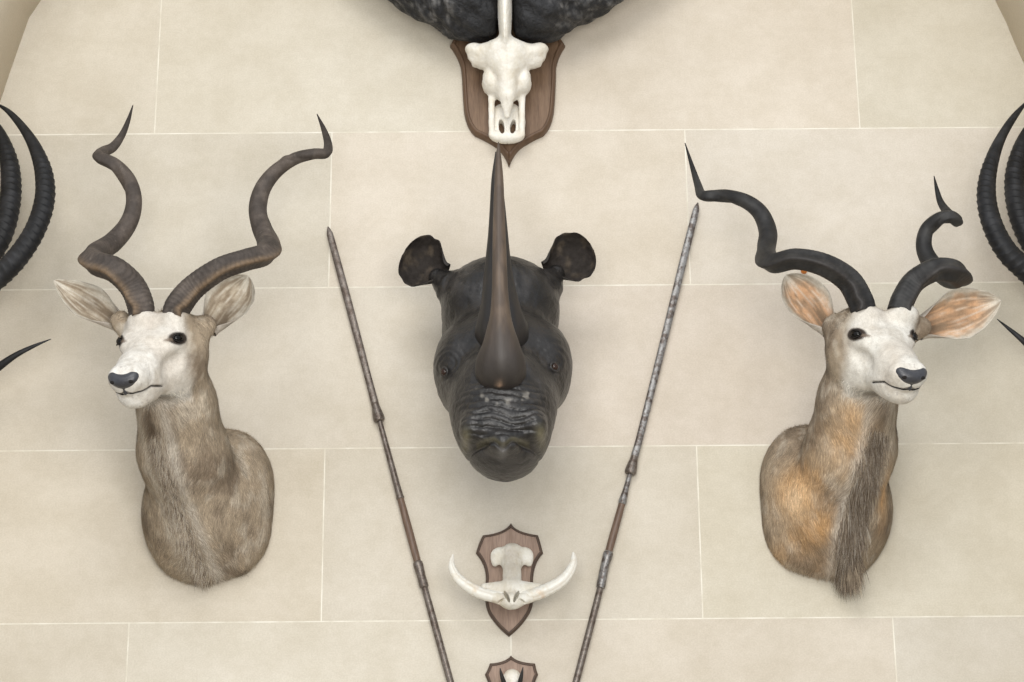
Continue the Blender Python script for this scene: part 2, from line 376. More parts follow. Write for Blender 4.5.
# ------------------------------------------------------------------ greater kudu mounts
def kudu(right):
    name_lab = ('taxidermy kudu head with black spiral horns, orange-lined ears and rust patches on its neck' if right
                else 'taxidermy kudu head with brown spiral horns, pale ears and plain greyish tan neck')
    mx = (lambda x: 1034 - x) if right else (lambda x: x)
    sg = -1 if right else 1; dy = -4 if right else 0
    def K(px, py, d): return PA(mx(px), py + dy, d)
    root = thing('kudu_head_mount', name_lab, 'animal head', P(mx(205), 510, 0), 'mounted kudu heads')
    psi, pit, rol = math.radians(11), math.radians(38.5), math.radians(1)
    F = np.array([-math.sin(psi) * math.cos(pit) * sg, -math.cos(psi) * math.cos(pit), -math.sin(pit)])
    S = np.array([math.cos(psi) * sg, -math.sin(psi), 0.])      # towards the middle of the picture, the near side of the head
    U = np.array([-math.sin(psi) * math.sin(pit) * sg, -math.cos(psi) * math.sin(pit), math.cos(pit)])
    S, U = S * math.cos(rol) - U * math.sin(rol), U * math.cos(rol) + S * math.sin(rol)
    R = np.stack([S, F, U]); O = K(150, 331, .62)
    def hd(s, f, u): return O + S * s + F * f + U * u
    def loc(p): return (p - O) @ R.T
    E = lambda c, r: ell(hd(*c), r, R)
    # where each ear leaves the head: near side first
    EB = [PA(833, 326, .52), PA(921, 327, .54)] if right else [PA(206, 325, .52), PA(121, 321, .54)]
    HB = [PA(867, 318, .59), PA(903, 317, .59)] if right else [PA(144, 322, .59), PA(176, 322, .59)]
    ops = [('u', ell(K(207, 505, .0), (.196, .17, .235)), 0),
           ('u', ell(K(192, 518, .07), (.125, .13, .13)), .08),
           ('u', ell(K(204, 560, .01), (.11, .07, .06)), .05), ('u', ell(K(240, 532, .01), (.09, .09, .12)), .05), ('u', ell(K(178, 530, .01), (.070, .08, .11)), .05),
           ('u', ell(K(232, 480, .04), (.12, .12, .15)), .06),
           ('u', rcone(K(200, 505, .10), K(183, 450, .26), .145, .126), .06),
           ('u', rcone(K(183, 450, .26), K(177, 405, .38), .128, .108), .05),
           ('u', rcone(K(177, 405, .38), K(170, 352, .50), .108, .085), .05),
           ('u', ell(K(174, 350, .51), (.10, .10, .12)), .04),
           # head
           ('u', E((0, -.055, -.062), (.092, .085, .075)), .03),
           ('u', E((0, .0, -.06), (.088, .09, .068)), .03),
           ('u', E((.058, .0, -.028), (.036, .05, .032)), .03), ('u', E((-.058, .0, -.028), (.036, .05, .032)), .03),
           ('u', E((0, .09, -.058), (.062, .12, .052)), .04),
           ('u', E((0, .17, -.058), (.052, .10, .046)), .03),
           ('u', E((0, .222, -.062), (.053, .044, .046)), .02),
           ('u', E((.026, .238, -.048), (.024, .03, .026)), .015), ('u', E((-.026, .238, -.048), (.024, .03, .026)), .015),
           ('u', E((.045, -.01, -.125), (.045, .085, .072)), .04), ('u', E((-.045, -.01, -.125), (.045, .085, .072)), .04),
           ('u', rcone(hd(0, -.01, -.13), hd(0, .18, -.118), .058, .036), .035),
           ('u', E((.028, .13, -.105), (.032, .09, .048)), .03), ('u', E((-.028, .13, -.105), (.032, .09, .048)), .03),
           ('u', E((0, .20, -.122), (.038, .040, .030)), .02),
           # ear roots
           ('u', rcone(hd(.055, -.07, -.06), EB[0], .05, .030), .03),
           ('u', rcone(hd(-.055, -.07, -.06), EB[1], .05, .030), .03),
           ('u', ell(HB[0], (.047, .05, .036)), .03), ('u', ell(HB[1], (.047, .05, .036)), .03),
           ('s', E((.085, .075, -.075), (.025, .05, .02)), .03), ('s', E((-.085, .075, -.075), (.025, .05, .02)), .03)]
    def mouth(p):
        q = loc(p); line = -.092 - .42 * np.clip(.20 - q[:, 1], 0, .12) + .010 * np.exp(-(q[:, 0] / .012) ** 2)
        return .0045 * np.exp(-((q[:, 2] - line) / .0028) ** 2) * sstep(.12, .15, q[:, 1])
    ops.append(('d', mouth, 0))
    ops.append(('i', wallcut, .004))
    Fn = build_sdf(ops)
    # the near eye, where it shows in the photograph; the far one mirrors it
    ray = unit(K(179, 338, .6) - np.array(CAM)); p0 = (np.array(CAM) + ray * 4.5)[None]
    for _ in range(80): p0 = p0 + ray * np.clip(Fn(p0), -.02, .1)[:, None] * .8
    es, ef, eu = loc(p0)[0]; en = loc(O + grad(Fn, p0))[0]
    EY = []
    for s in (1, -1):
        nl = unit(np.array([en[0] * s, en[1], en[2]]))
        ax = unit(np.array([.25 * s, -1, .05]) if False else np.array([-1.0 * s, .42, -.05])); ax = unit(ax - nl * (ax @ nl)); ay = np.cross(nl, ax)
        EY.append((np.array([es * s, ef, eu]), nl, ax, ay))
    print('EYE', es, ef, eu, en)
    for c_, nl, ax, ay in EY:
        ops.insert(-2, ('s', ell(O + R.T @ (c_ + nl * .002), (.019, .013, .010), np.stack([ax, ay, nl]) @ R), .010))
    Fn = build_sdf(ops)
    lo = np.minimum(K(130, 605, .3), K(285, 300, 0)) ; hi = np.maximum(K(130, 605, .3), K(285, 300, 0))
    xs = [K(100, 450, .6)[0], K(290, 450, 0)[0]]
    lo = np.array([min(xs) - .03, -1.0, K(205, 600, 0)[2] - .06]); hi = np.array([max(xs) + .03, .02, K(150, 290, .6)[2] + .05])
    V, Q = nets(Fn, lo, hi, .0038)
    # throat line, the centre of the chest seen from below
    tl = np.array([hd(0, .03, -.17), K(150, 415, .43), K(160, 455, .36), K(170, 500, .30), K(183 if right else 186, 545, .22), K(187 if right else 203, 585, .08)])
    zz = tl[::-1, 2]
    def thr(p): return p[:, 0] - np.interp(p[:, 2], zz, tl[::-1, 0])
    def colour(p):
        q = loc(p); a = np.abs(q[:, 0]); n = len(p)
        n1 = fbm(p, 9, 1); n2 = fbm(p, 30, 5); n3 = fbm(p * np.array([1, 1, .35]), 60, 9)
        c = np.tile(np.array((.34, .272, .195)), (n, 1))
        c = mixc(c, (.18, .135, .095), sstep(.43, .66, n1) * .75)
        c = mixc(c, (.46, .40, .32), sstep(.5, .72, n2) * .6)
        c *= (.78 + .44 * n3)[:, None]
        x = thr(p) * sg; below = sstep(hd(0, .05, -.13)[2], hd(0, .05, -.13)[2] - .08, p[:, 2])
        if right:
            rust = np.zeros(n)
            for (px, py, w, h_, s_) in ((798, 492, 17, 26, 1.), (812, 525, 22, 20, .75), (840, 455, 24, 34, .5), (783, 545, 14, 18, .35), (881, 500, 6, 24, .7), (835, 550, 18, 22, .3)):
                c0 = PA(px, py, .18); rust = np.maximum(rust, s_ * np.exp(-((p[:, 0] - c0[0]) / M2(w, .18)) ** 2 - ((p[:, 2] - c0[2]) / M2(h_, .18)) ** 2) * (1.2 if px < 870 else 1))
            rust *= .35 + 1.0 * fbm(p * np.array([1, 1, .6]), 38, 3)
            c = mixc(c, (.58, .33, .13), np.clip(rust, 0, 1) * .85 * below)
            c0 = PA(794, 500, .15); c = mixc(c, (.72, .55, .36), .7 * np.exp(-((p[:, 0] - c0[0]) / .035) ** 2 - ((p[:, 2] - c0[2]) / .06) ** 2))
        c = mixc(c, (.55, .50, .43), below * np.exp(-((x - .045) / .02) ** 2) * .55)
        c = mixc(c, (.13, .095, .065), below * np.exp(-((x - .0) / .018) ** 2) * (.95 if not right else .5) * (.5 + n2))
        c = mixc(c, (.55, .49, .40), below * np.exp(-((x + .035) / .014) ** 2) * .4)
        # face
        face = sstep(-.10, -.055, q[:, 1] + .25 * np.minimum(q[:, 2] + .02, 0) * 0 ) * sstep(-.24, -.19, q[:, 2])
        edge = sstep(.115, .085, a) * sstep(-.075, -.03, q[:, 1] - .25 * np.maximum(-.09 - q[:, 2], 0) - .45 * np.maximum(a - .06, 0) + .02 * (n2 - .5))
        face = np.minimum(face, edge)
        fc = np.tile(np.array((.66, .63, .575) if not right else (.63, .60, .54)), (n, 1))
        fc = mixc(fc, (.46, .41, .34), sstep(.50, .8, n2) * .5); fc = mixc(fc, (.52, .46, .385), sstep(.42, .7, n1) * .5); fc *= (.90 + .2 * n3)[:, None]
        fc = mixc(fc, (.42, .35, .28), sstep(.02, -.065, q[:, 1]) * sstep(.5, .3, n1 * .4 + a * 3) * .55)       # browner crown between the horns
        fc = mixc(fc, (.46, .40, .34), np.exp(-(q[:, 0] / .012) ** 2) * sstep(.06, .0, q[:, 1]) * .6 * n2)
        fc = mixc(fc, (.66, .60, .52), sstep(.03, .10, q[:, 1]) * sstep(.14, .08, q[:, 1]) * sstep(.5, .7, n1) * .5)
        c = mixc(c, fc, face) if False else c * (1 - face[:, None]) + fc * face[:, None]
        # eye rims with a dark tear mark towards the nose
        for c_, nl, ax, ay in EY:
            dq = q - c_; u_, v_, w_ = dq @ ax, dq @ ay, dq @ nl
            e2 = (u_ / .040) ** 2 + (v_ / .0205) ** 2 + (w_ / .03) ** 2 + .5 * (n2 - .5)
            c = mixc(c, (.04, .03, .024), sstep(1.2, .7, e2))
            e3 = ((u_ - .034) / .018) ** 2 + ((v_ + .002) / .006) ** 2 + (w_ / .03) ** 2
            c = mixc(c, (.16, .12, .09), sstep(1.3, .3, e3) * .8)
        # dark dots of the whisker roots, and the mouth
        line = -.092 - .42 * np.clip(.20 - q[:, 1], 0, .12) + .010 * np.exp(-(q[:, 0] / .012) ** 2)
        c = mixc(c, (.04, .03, .025), np.exp(-((q[:, 2] - line) / .0035) ** 2) * sstep(.125, .15, q[:, 1]))
        c = mixc(c, (.40, .36, .33), sstep(.80, .9, vnoise(p, 140, 4)) * sstep(.17, .2, q[:, 1]) * .7)
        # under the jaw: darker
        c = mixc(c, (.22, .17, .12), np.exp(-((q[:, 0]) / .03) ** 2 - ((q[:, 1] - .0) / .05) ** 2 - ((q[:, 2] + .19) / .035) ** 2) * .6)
        return np.clip(c, 0, 1)
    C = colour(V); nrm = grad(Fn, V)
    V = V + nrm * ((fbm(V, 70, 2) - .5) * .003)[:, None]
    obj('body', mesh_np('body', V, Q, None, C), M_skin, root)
    # short coat
    N = 52000
    def wt(p):
        q = loc(p); return np.where((q[:, 1] > -.06) & (q[:, 2] > -.16), .9, 1.0) * (p[:, 1] < -.006)
    rt = sample_surface(V, Q, N, wt); nn = grad(Fn, rt); q = loc(rt)
    facew = sstep(-.09, -.03, q[:, 1]) * sstep(-.19, -.15, q[:, 2])
    keep = np.ones(N, bool)
    for c_, nl, ax, ay in EY:
        dq = q - c_; keep &= ~(((dq @ ax) / .027) ** 2 + ((dq @ ay) / .018) ** 2 + ((dq @ nl) / .03) ** 2 < 1)
    keep &= ~((q[:, 1] > .22) & (q[:, 2] > -.085)) & ~((q[:, 1] > .14) & (np.abs(q[:, 2] + .098) < .014))
    rt, nn, q, facew = rt[keep], nn[keep], q[keep], facew[keep]; n = len(rt)
    x = thr(rt) * sg
    swirl = np.stack([np.sin(rt[:, 2] * 21 + rt[:, 0] * 17) * .5, np.zeros(n), np.zeros(n)], 1)
    dn = np.array([0, .25, -1.0]) + swirl + np.stack([np.sign(x) * sg * .35 * np.exp(-(x / .09) ** 2), 0 * x, 0 * x], 1)
    dn = dn * (1 - facew)[:, None] + (-F)[None] * facew[:, None]
    ln = np.where(facew > .5, .005, .018) * (.6 + .8 * rng.random(n)) * (1 + .9 * (np.exp(-(x / .05) ** 2) * (1 - facew)))
    ln = ln * np.where(nn[:, 2] > .45, .45, 1)
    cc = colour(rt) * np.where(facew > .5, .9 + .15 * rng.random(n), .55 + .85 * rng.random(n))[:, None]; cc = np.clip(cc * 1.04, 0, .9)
    strands('fur', rt, nn, dn, ln, np.where(facew > .5, .0009, .0014), cc, M_fur, root, lift=.13, jitter=.2)
    # throat mane
    nm = 11000 if right else 5200
    t = rng.random(nm) ** (.8 if right else 1); ks = np.linspace(0, 1, len(tl))
    base = np.stack([np.interp(t, ks, tl[:, k]) for k in range(3)], 1); base[:, 0] += rng.normal(size=nm) * (.007 + .011 * np.sin(np.pi * t) if right else .018) + (sg * -.0)
    p = base.copy(); p[:, 1] = -1.0
    dcur = Fn(p)                                            # march in from the front to the skin
    for _ in range(60): p[:, 1] += np.clip(Fn(p) * .6, -.02, .05)
    ql = loc(p); ok = (np.abs(Fn(p)) < .004) & (p[:, 1] < -.012) & ~((ql[:, 1] > .0) & (ql[:, 2] > -.19) & (ql[:, 2] > -.24)); p = p[ok]; t = t[ok]; nn = grad(Fn, p); n = len(p)
    if right:
        ln = (.022 + .055 * sstep(.15, .8, t)) * (.6 + .6 * rng.random(n))
        cl = np.where((rng.random(n) < .72)[:, None], np.array((.115, .085, .06)), np.array((.34, .28, .21)))
        cl = np.where((rng.random(n) < .07)[:, None], np.array((.52, .47, .40)), cl)
    else:
        ln = (.018 + .018 * t) * (.6 + .6 * rng.random(n))
        cl = np.where((rng.random(n) < .35)[:, None], np.array((.19, .14, .10)), np.array((.44, .37, .28)))
        cl = np.where((rng.random(n) < .22)[:, None], np.array((.50, .45, .38)), cl)
    cl = cl * (.8 + .4 * rng.random(n))[:, None]
    clump = np.sin(p[:, 2] * 160 + p[:, 0] * 90)
    dr = np.tile(np.array([0.0, .15, -1.]), (n, 1)); dr[:, 0] += clump * .16 + .18 * np.sin(p[:, 2] * 37 + p[:, 0] * 60)
    strands('throat_mane', p, nn, dr, ln, np.full(n, .0012), cl, M_fur, root, lift=.28 if right else .18, droop=.35, seg=5, jitter=.2)
    if right:   # the beard's tip hanging below the chest
        nb = 1300; c0 = PA(850, 556, .10)
        bp = c0 + rng.normal(size=(nb, 3)) * np.array([.010, .010, .022]); nn = np.tile(np.array([0, -1., 0]), (nb, 1))
        off = bp[:, 0] - c0[0]; lnb = (.05 + .055 * rng.random(nb)); dr = np.stack([off * 2 + .16 * np.sin(off * 420 + bp[:, 2] * 40) + .1, np.zeros(nb), -np.ones(nb)], 1)
        cl = np.where((rng.random(nb) < .6)[:, None], np.array((.115, .085, .06)), np.array((.34, .27, .19))) * (.8 + .4 * rng.random(nb))[:, None]
        strands('beard', bp, nn, dr, lnb, np.full(nb, .0015), cl, M_fur, root, lift=.05, droop=.2, seg=4, jitter=.10)
    # eyes
    for c_, nl, ax, ay in EY:
        cw = O + R.T @ (c_ - nl * .005); A3 = np.stack([ax, ay, nl]) @ R
        obj('eye', sphere_mesh('eye', cw, (.0180, .0125, .0120), A3), M_eye, root)
        for sg2, h_ in ((1, .0125), (-1, .011)):
            ld = [(*(cw + A3.T @ np.array([.0195 * math.sin(k), sg2 * h_ * math.cos(k), .0075 * math.cos(k) + .0005])), .0018 if sg2 > 0 else .0011) for k in np.linspace(-1.5, 1.5, 17)]
            sweep_obj('eyelid', ld, M_lip, root, world_pts=True, n=34, m=10)
    # nose leather with nostrils
    nops = [('u', E((0, .262, -.052), (.031, .019, .019)), 0), ('u', E((.026, .248, -.042), (.021, .021, .018)), .014), ('u', E((-.026, .248, -.042), (.021, .021, .018)), .014),
            ('u', E((0, .262, -.078), (.005, .008, .014)), .008),
            ('u', E((0, .262, -.046), (.036, .016, .012)), .01)]
    nF = build_sdf(nops); c0 = hd(0, .258, -.045); v, qd = nets(nF, c0 - .06, c0 + .06, .002)
    obj('nose', mesh_np('nose', v, qd), M_nose, root)
    for s in (-1, 1):
        p = hd(.026 * s, .35, -.047)[None]
        for _ in range(60): p = p - F * np.clip(nF(p), -.01, .02)[:, None] * .7
        obj('nostril_shade', sphere_mesh('nostril_shade', p[0] - F * .0005, (.0085, .003, .0052), R), M_lip, root)  # dark ellipsoid in place of the shade inside an uncarved nostril hole
    # mouth line following the lips
    for s in (-1, 1):
        pts = []
        for f in np.linspace(.135 if (right or s > 0) else .15, .27, 22):
            u = -.092 - .42 * max(0, min(.12, .20 - f)); w = .055 * math.sqrt(max(0.0, 1 - max(0, (f - .18) / .09) ** 2))
            pts.append((s * max(w, .0), f, u))
        out = []
        for (a_, f_, u_) in pts:
            p = hd(a_, f_, u_)[None]
            for _ in range(8): p = p - Fn(p)[:, None] * grad(Fn, p)
            out.append((*p[0], .0017 if not right else .0024))
        sweep_obj('lip_line', out, M_lip, root, world_pts=True, n=50, m=8)
    # ears
    prof = lambda u: .42 + .58 * sstep(.0, .42, u) if False else np.where(u < .5, .40 + .60 * sstep(.02, .5, u), np.clip(1 - (np.clip(u - .5, 0, 1) / .505) ** TP, 0, 1) ** .75)
    TP = 2.2
    def earcol(V, u, v, side):
        n1 = fbm(V, 55, 8); n2 = fbm(V, 20, 2); n = len(V)
        rim = np.array((.58, .535, .45)); inn = np.array((.62, .34, .17)) if right else np.array((.40, .32, .225))
        c = np.tile(rim, (n, 1)); m_ = sstep(.95, .45, np.abs(v) + .5 * np.clip(u - .75, 0, 1) + .5 * (n1 - .5)) * sstep(1.0, .72, u)
        c = mixc(c, inn, m_ * (.85 if right else .7))
        st = fbm(np.stack([u * 2.2, v * 9, side * 1.], 1), 1.6, 5); c = mixc(c, (.24, .18, .12), sstep(.45, .62, st) * sstep(1.0, .6, np.abs(v)) * (.65 if right else .8)); c = mixc(c, (.70, .65, .56), sstep(.42, .25, st) * .5)
        c = mixc(c, (.30, .235, .17), sstep(.55, .8, n1) * (.35 if right else .4))
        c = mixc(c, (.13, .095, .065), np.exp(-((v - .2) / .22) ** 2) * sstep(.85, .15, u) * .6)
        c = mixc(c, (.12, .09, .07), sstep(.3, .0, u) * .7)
        c = mixc(c, (.20, .17, .14), sstep(.95, 1.0, np.abs(v)) * sstep(.35, .6, vnoise(V, 60, 3)) * .6)
        b = np.array((.46, .41, .35)); back = np.tile(b, (n, 1)) * (.8 + .4 * n1)[:, None]
        return np.where((side == 1)[:, None], back, c) * (.85 + .3 * n2)[:, None]
    if right:
        ears = [(EB[0] + np.array([0, .01, 0]), PA(786, 275, .50), (.2, -1, -.15), .068, 2.4), (EB[1] + np.array([0, .01, 0]), PA(1001, 300, .50), (-.1, -1, -.3), .074, 1.7)]
    else:
        ears = [(EB[1] + np.array([0, .01, 0]), PA(54, 280, .50), (.25, -1, .05), .056, 1.4), (EB[0] + np.array([0, .01, 0]), PA(248, 276, .49), (-.2, -1, -.2), .070, 2.6)]
    for b_, t_, fc_, hw, TP in ears:
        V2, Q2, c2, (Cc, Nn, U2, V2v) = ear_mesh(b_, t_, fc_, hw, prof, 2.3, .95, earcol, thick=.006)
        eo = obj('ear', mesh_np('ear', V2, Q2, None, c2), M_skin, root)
        # rim hairs and inner hairs
        m_ = 1500; iu = rng.integers(6, U2.shape[0] - 1, m_); iv = np.where(rng.random(m_) < .6, np.where(rng.random(m_) < .5, rng.integers(0, 5, m_), rng.integers(25, 30, m_)), rng.integers(0, 30, m_))
        rp = Cc[iu, iv]; rn = Nn[iu, iv]; D = unit(np.array(t_) - np.array(b_)); ce = rp - (np.array(b_) + D * ((rp - np.array(b_)) @ D)[:, None])
        wi = U2[iu, iv] ; cr = np.tile(np.array((.74, .70, .61)), (m_, 1)) * (.7 + .45 * rng.random(m_))[:, None]
        strands('ear_hair', rp, rn, D[None] * .8 - unit(ce) * .6, (.010 + .012 * rng.random(m_)), np.full(m_, .0016), cr, M_fur, eo, lift=.3, jitter=.3)
    # horns: an open helix, each half turn passing before or behind its axis
    if right:
        hs = [[(864, 313, .60, 13.5), (860, 300, .60, 14), (848, 280, .60, 13.5), (824, 265, .63, 12.5), (796, 259, .62, 11.5), (773, 263, .57, 11), (766, 252, .49, 10.5), (768, 233, .44, 10), (761, 214, .42, 9), (747, 202, .42, 8), (728, 196, .44, 7), (712, 196, .47, 6.5), (702, 195, .45, 5.5), (698, 185, .42, 4.2), (692, 166, .39, 2.5), (685, 143, .37, .5)],
              [(899, 312, .60, 13), (904, 298, .60, 13), (915, 281, .60, 12.5), (935, 270, .63, 12.5), (952, 271, .62, 13), (958, 277, .55, 12), (948, 277, .46, 11.5), (932, 264, .40, 10), (924, 247, .38, 8.7), (927, 230, .39, 8), (939, 219, .42, 7.3), (951, 217, .43, 7), (957, 221, .40, 6.5), (949, 214, .35, 5.2), (941, 203, .32, 3.8), (937, 190, .31, 2.4), (934, 176, .30, .5)]]
    else:
        hs = [[(142, 318, .60, 13.5), (140, 304, .60, 14.5), (132, 286, .60, 14.5), (115, 270, .63, 14), (96, 263, .61, 13), (94, 254, .54, 11), (112, 243, .46, 11), (128, 224, .43, 9.7), (134, 202, .42, 8.7), (129, 181, .42, 8.2), (115, 165, .44, 7.5), (99, 157, .43, 6.5), (103, 152, .39, 6), (113, 147, .36, 5.2), (122, 135, .34, 3.8), (128, 121, .33, 2.5), (133, 105, .32, .5)],
              [(174, 318, .60, 13.5), (179, 305, .60, 14.5), (194, 287, .60, 13.5), (220, 269, .63, 12.5), (246, 260, .62, 12), (265, 254, .58, 12), (267, 242, .51, 11), (261, 226, .47, 10.5), (258, 207, .45, 10), (263, 188, .44, 9), (276, 171, .44, 8), (294, 159, .46, 7), (313, 154, .48, 6), (326, 153, .46, 5.6), (328, 144, .41, 4.6), (324, 130, .38, 3), (317, 114, .36, .5)]]
    dark = np.array((.018, .017, .0165)) if right else np.array((.062, .050, .042))
    lite = np.array((.042, .040, .038)) if right else np.array((.115, .092, .076))
    keelc = np.array((.035, .030, .027)) if right else np.array((.20, .135, .08))
    def keel(c, s):
        ax = c[0] + (c[-1] - c[0]) * s[:, None]; d = c - ax
        k = np.stack([np.convolve(np.pad(d[:, i], 12, 'edge'), np.ones(25) / 25, 'valid') for i in range(3)], 1)
        return d + .3 * (d - k) + np.array([0, -.06, -.11]) * np.exp(-(s / .2) ** 2)[:, None]
    def shp(S, TH, A, R):
        kf = np.exp(-(np.minimum(TH, 2 * np.pi - TH) / .26) ** 2)
        wr = np.sin(A / .0021 + 2.2 * np.sin(TH * 2) + 4 * np.sin(A / .05) + 1.5 * np.sin(TH * 3 + A * 30)) * (.005 if right else .010) * sstep(.7, .1, S)
        return .94 + .32 * kf * sstep(.9, .3, S) - .08 * np.exp(-(np.abs(np.minimum(TH, 2*np.pi-TH) - .75) / .3) ** 2) + wr
    def hcol(V, S, TH, A):
        kf = np.exp(-(np.minimum(TH, 2 * np.pi - TH) / .24) ** 2); n1 = fbm(V, 26, 4); n2 = fbm(V, 90, 6)
        c = np.tile(dark, (len(V), 1)); c = mixc(c, lite, sstep(.35, .75, n1) * .8); c = mixc(c, keelc, kf * sstep(.55, .2, S) * (.3 + n2))
        c = mixc(c, dark * .45, sstep(.8, 1, S)); c = mixc(c, np.array((.20, .17, .14)), sstep(.72, .85, n2) * .5 * (0 if right else 1))
        c *= (1 - (.12 if right else .2) * (np.sin(A / .0021 + 2.2 * np.sin(TH * 2) + 4 * np.sin(A / .05) + 1.5 * np.sin(TH * 3 + A * 30)) > .4) * sstep(.6, .1, S))[:, None]
        return np.clip(c, 0, 1)
    for rows in hs:
        sweep_obj('horn', rows, M_horn if not right else M_hornb, root, n=560, m=56, shape=shp, colf=hcol, keeldir=keel)
    return root
kudu(False); kudu(True)

# ------------------------------------------------------------------ rhinoceros
def rhino():
    root = thing('rhinoceros_head_mount', 'black rhinoceros head with two long upright horns, mounted in the middle of the wall', 'animal head', P(502, 350, 0))
    K = PA; mp = lambda px, d: M2(px, d)
    ops = [('u', ell(K(500, 330, .05), (.185, .22, .20)), 0),
           ('u', ell(K(501, 316, .26), (.178, .20, .17)), .08),
           ('u', ell(K(500, 300, .30), (.165, .14, .125)), .05),
           ('u', ell(K(502, 362, .40), (.182, .20, .16)), .06),
           ('u', ell(K(457, 374, .42), (.062, .14, .12)), .06), ('u', ell(K(549, 371, .42), (.064, .14, .12)), .06),
           ('u', ell(K(503, 400, .54), (.155, .17, .13)), .07),
           ('u', ell(K(503, 424, .60), (.138, .15, .115)), .07),
           ('u', ell(K(504, 440, .62), (.114, .12, .095)), .05),
           ('u', ell(K(472, 428, .72), (.032, .04, .035)), .04), ('u', ell(K(535, 425, .72), (.032, .04, .035)), .04),
           ('u', ell(K(502, 372, .60), (.088, .12, .06)), .05),          # horn boss
           ('u', ell(K(503, 444, .74), (.045, .04, .030)), .03),         # upper lip
           ('u', ell(K(505, 452, .58), (.094, .14, .080)), .03),         # lower jaw
           ('u', ell(K(449, 364, .47), (.022, .05, .026)), .035), ('u', ell(K(551, 360, .47), (.022, .05, .026)), .035),
           ('u', rcone(K(448, 285, .28), K(437, 277, .27), .050, .026), .03), ('u', rcone(K(549, 283, .28), K(556, 273, .27), .050, .026), .03),
           ('s', ell(K(465, 436, .775), (.013, .03, .022), np.array([[.92, 0, .38], [0, 1, 0], [-.38, 0, .92]])), .012),
           ('s', ell(K(541, 433, .775), (.013, .03, .022), np.array([[.92, 0, -.38], [0, 1, 0], [.38, 0, .92]])), .012)]
    def pixz(p):        # height in the photograph's rows
        q = p - np.array(CAM); return H / 2 - FPX * (q @ np.array(_up)) / (q @ np.array(_fw))
    cx = K(503, 430, .7)[0]; zl = K(503, 452, .72)[2]; z0 = K(503, 395, .7)[2]; z1 = K(503, 440, .72)[2]
    def detail(p):
        x = p[:, 0] - cx; z = p[:, 2]; fr = sstep(-.45, -.58, p[:, 1])
        line = zl + .022 * (1 - np.exp(-(x / .018) ** 2)) - 1.2 * x * x + .0
        m = .010 * np.exp(-((z - line) / .006) ** 2) * fr * sstep(.12, .09, np.abs(x))
        n = fbm(p, 16, 3) - .5
        band = sstep(z1 - .03, z1 + .02, z) * sstep(z0 + .05, z0 + .0, z) * fr * sstep(.14, .08, np.abs(x))
        ph = z * 300 + 2.2 * np.sin(x * 16) + 8 * n
        w = -.0050 * (np.abs(np.sin(ph * .5)) ** .7) * band
        # folds around the eyes and down the cheek
        for ex, ez in ((K(447, 370, .5)[0], K(447, 370, .5)[2]), (K(553, 366, .5)[0], K(553, 366, .5)[2])):
            r = np.sqrt((p[:, 0] - ex) ** 2 + (z - ez) ** 2)
            w = w + .0009 * np.sin(r * 330 + 6 * n) * np.exp(-((r - .035) / .025) ** 2) * sstep(-.3, -.4, p[:, 1])
        w = w + .0016 * (fbm(p, 60, 7) - .5) * 2 + .004 * (fbm(p, 14, 9) - .5)
        return m + w
    ops.append(('d', detail, 0)); ops.append(('i', wallcut, .004))
    Fn = build_sdf(ops)
    lo = np.array([K(415, 300, 0)[0] - .06, -.95, K(503, 500, .6)[2] - .05]); hi = np.array([K(585, 300, 0)[0] + .06, .02, K(503, 235, .2)[2] + .05])
    V, Q = nets(Fn, lo, hi, .0036, proj=2)
    def colour(p):
        n1 = fbm(p, 12, 1); n2 = fbm(p, 45, 4); x = np.abs(p[:, 0] - cx); c = np.tile(np.array((.021, .0185, .017)), (len(p), 1))
        c = mixc(c, (.052, .047, .044), sstep(.48, .72, n1) * .8); c = mixc(c, (.009, .008, .0075), sstep(.45, .7, n2) * .7)
        line = zl + .022 * (1 - np.exp(-((p[:, 0] - cx) / .018) ** 2)) - 1.2 * (p[:, 0] - cx) ** 2
        c = mixc(c, (.13, .115, .07), np.exp(-((p[:, 2] - line - .006) / .006) ** 2) * sstep(-.55, -.6, p[:, 1]) * (x < .075) * .55)
        for a, b in ((465, 436), (541, 433)):
            k = K(a, b, .75); c = mixc(c, (.17, .15, .09), np.exp(-((p[:, 0] - k[0]) / .013) ** 2 - ((p[:, 2] - k[2]) / .020) ** 2) * sstep(-.55, -.6, p[:, 1]) * .75)
        k = K(503, 455, .74); c = mixc(c, (.20, .19, .18), np.exp(-((p[:, 0] - k[0]) / .012) ** 2 - ((p[:, 2] - k[2] - .008) / .010) ** 2) * sstep(-.6, -.65, p[:, 1]) * .8)
        # pale scuffs around the foot of the horn
        k = K(503, 385, .7); r = np.sqrt((p[:, 0] - k[0]) ** 2 + ((p[:, 2] - k[2]) * 1.3) ** 2)
        c = mixc(c, (.24, .22, .19), np.exp(-((r - .085) / .012) ** 2) * sstep(.6, .75, vnoise(p, 70, 5)) * sstep(k[2] + .0, k[2] - .03, p[:, 2]) * .8)
        return c
    obj('body', mesh_np('body', V, Q, None, colour(V)), M_rhide, root)
    # eyes
    for (a, b, s) in ((445, 372, -1), (554, 367, 1)):
        p = K(a, b, .9)[None]; ray = unit(p[0] - np.array(CAM))
        p = np.array(CAM)[None] + ray * np.linalg.norm(K(a, b, .85) - np.array(CAM))
        for _ in range(60): p = p + ray * np.clip(Fn(p), -.01, .05)[:, None] * .8
        e = obj('eye', sphere_mesh('eye', p[0] + ray * .004, (.0125, .0125, .0125)), M_iris, root)
        ring = []
        nn = grad(Fn, p)[0]; u = unit(np.cross(nn, (0, 0, 1))); v = np.cross(nn, u)
        for k in np.linspace(0, 2 * np.pi, 25): ring.append((*(p[0] + u * .0155 * math.cos(k) + v * .012 * math.sin(k) + nn * .002), .0042))
        rc = lambda V, S, T, A: np.tile(np.array((.03, .027, .025)), (len(V), 1))
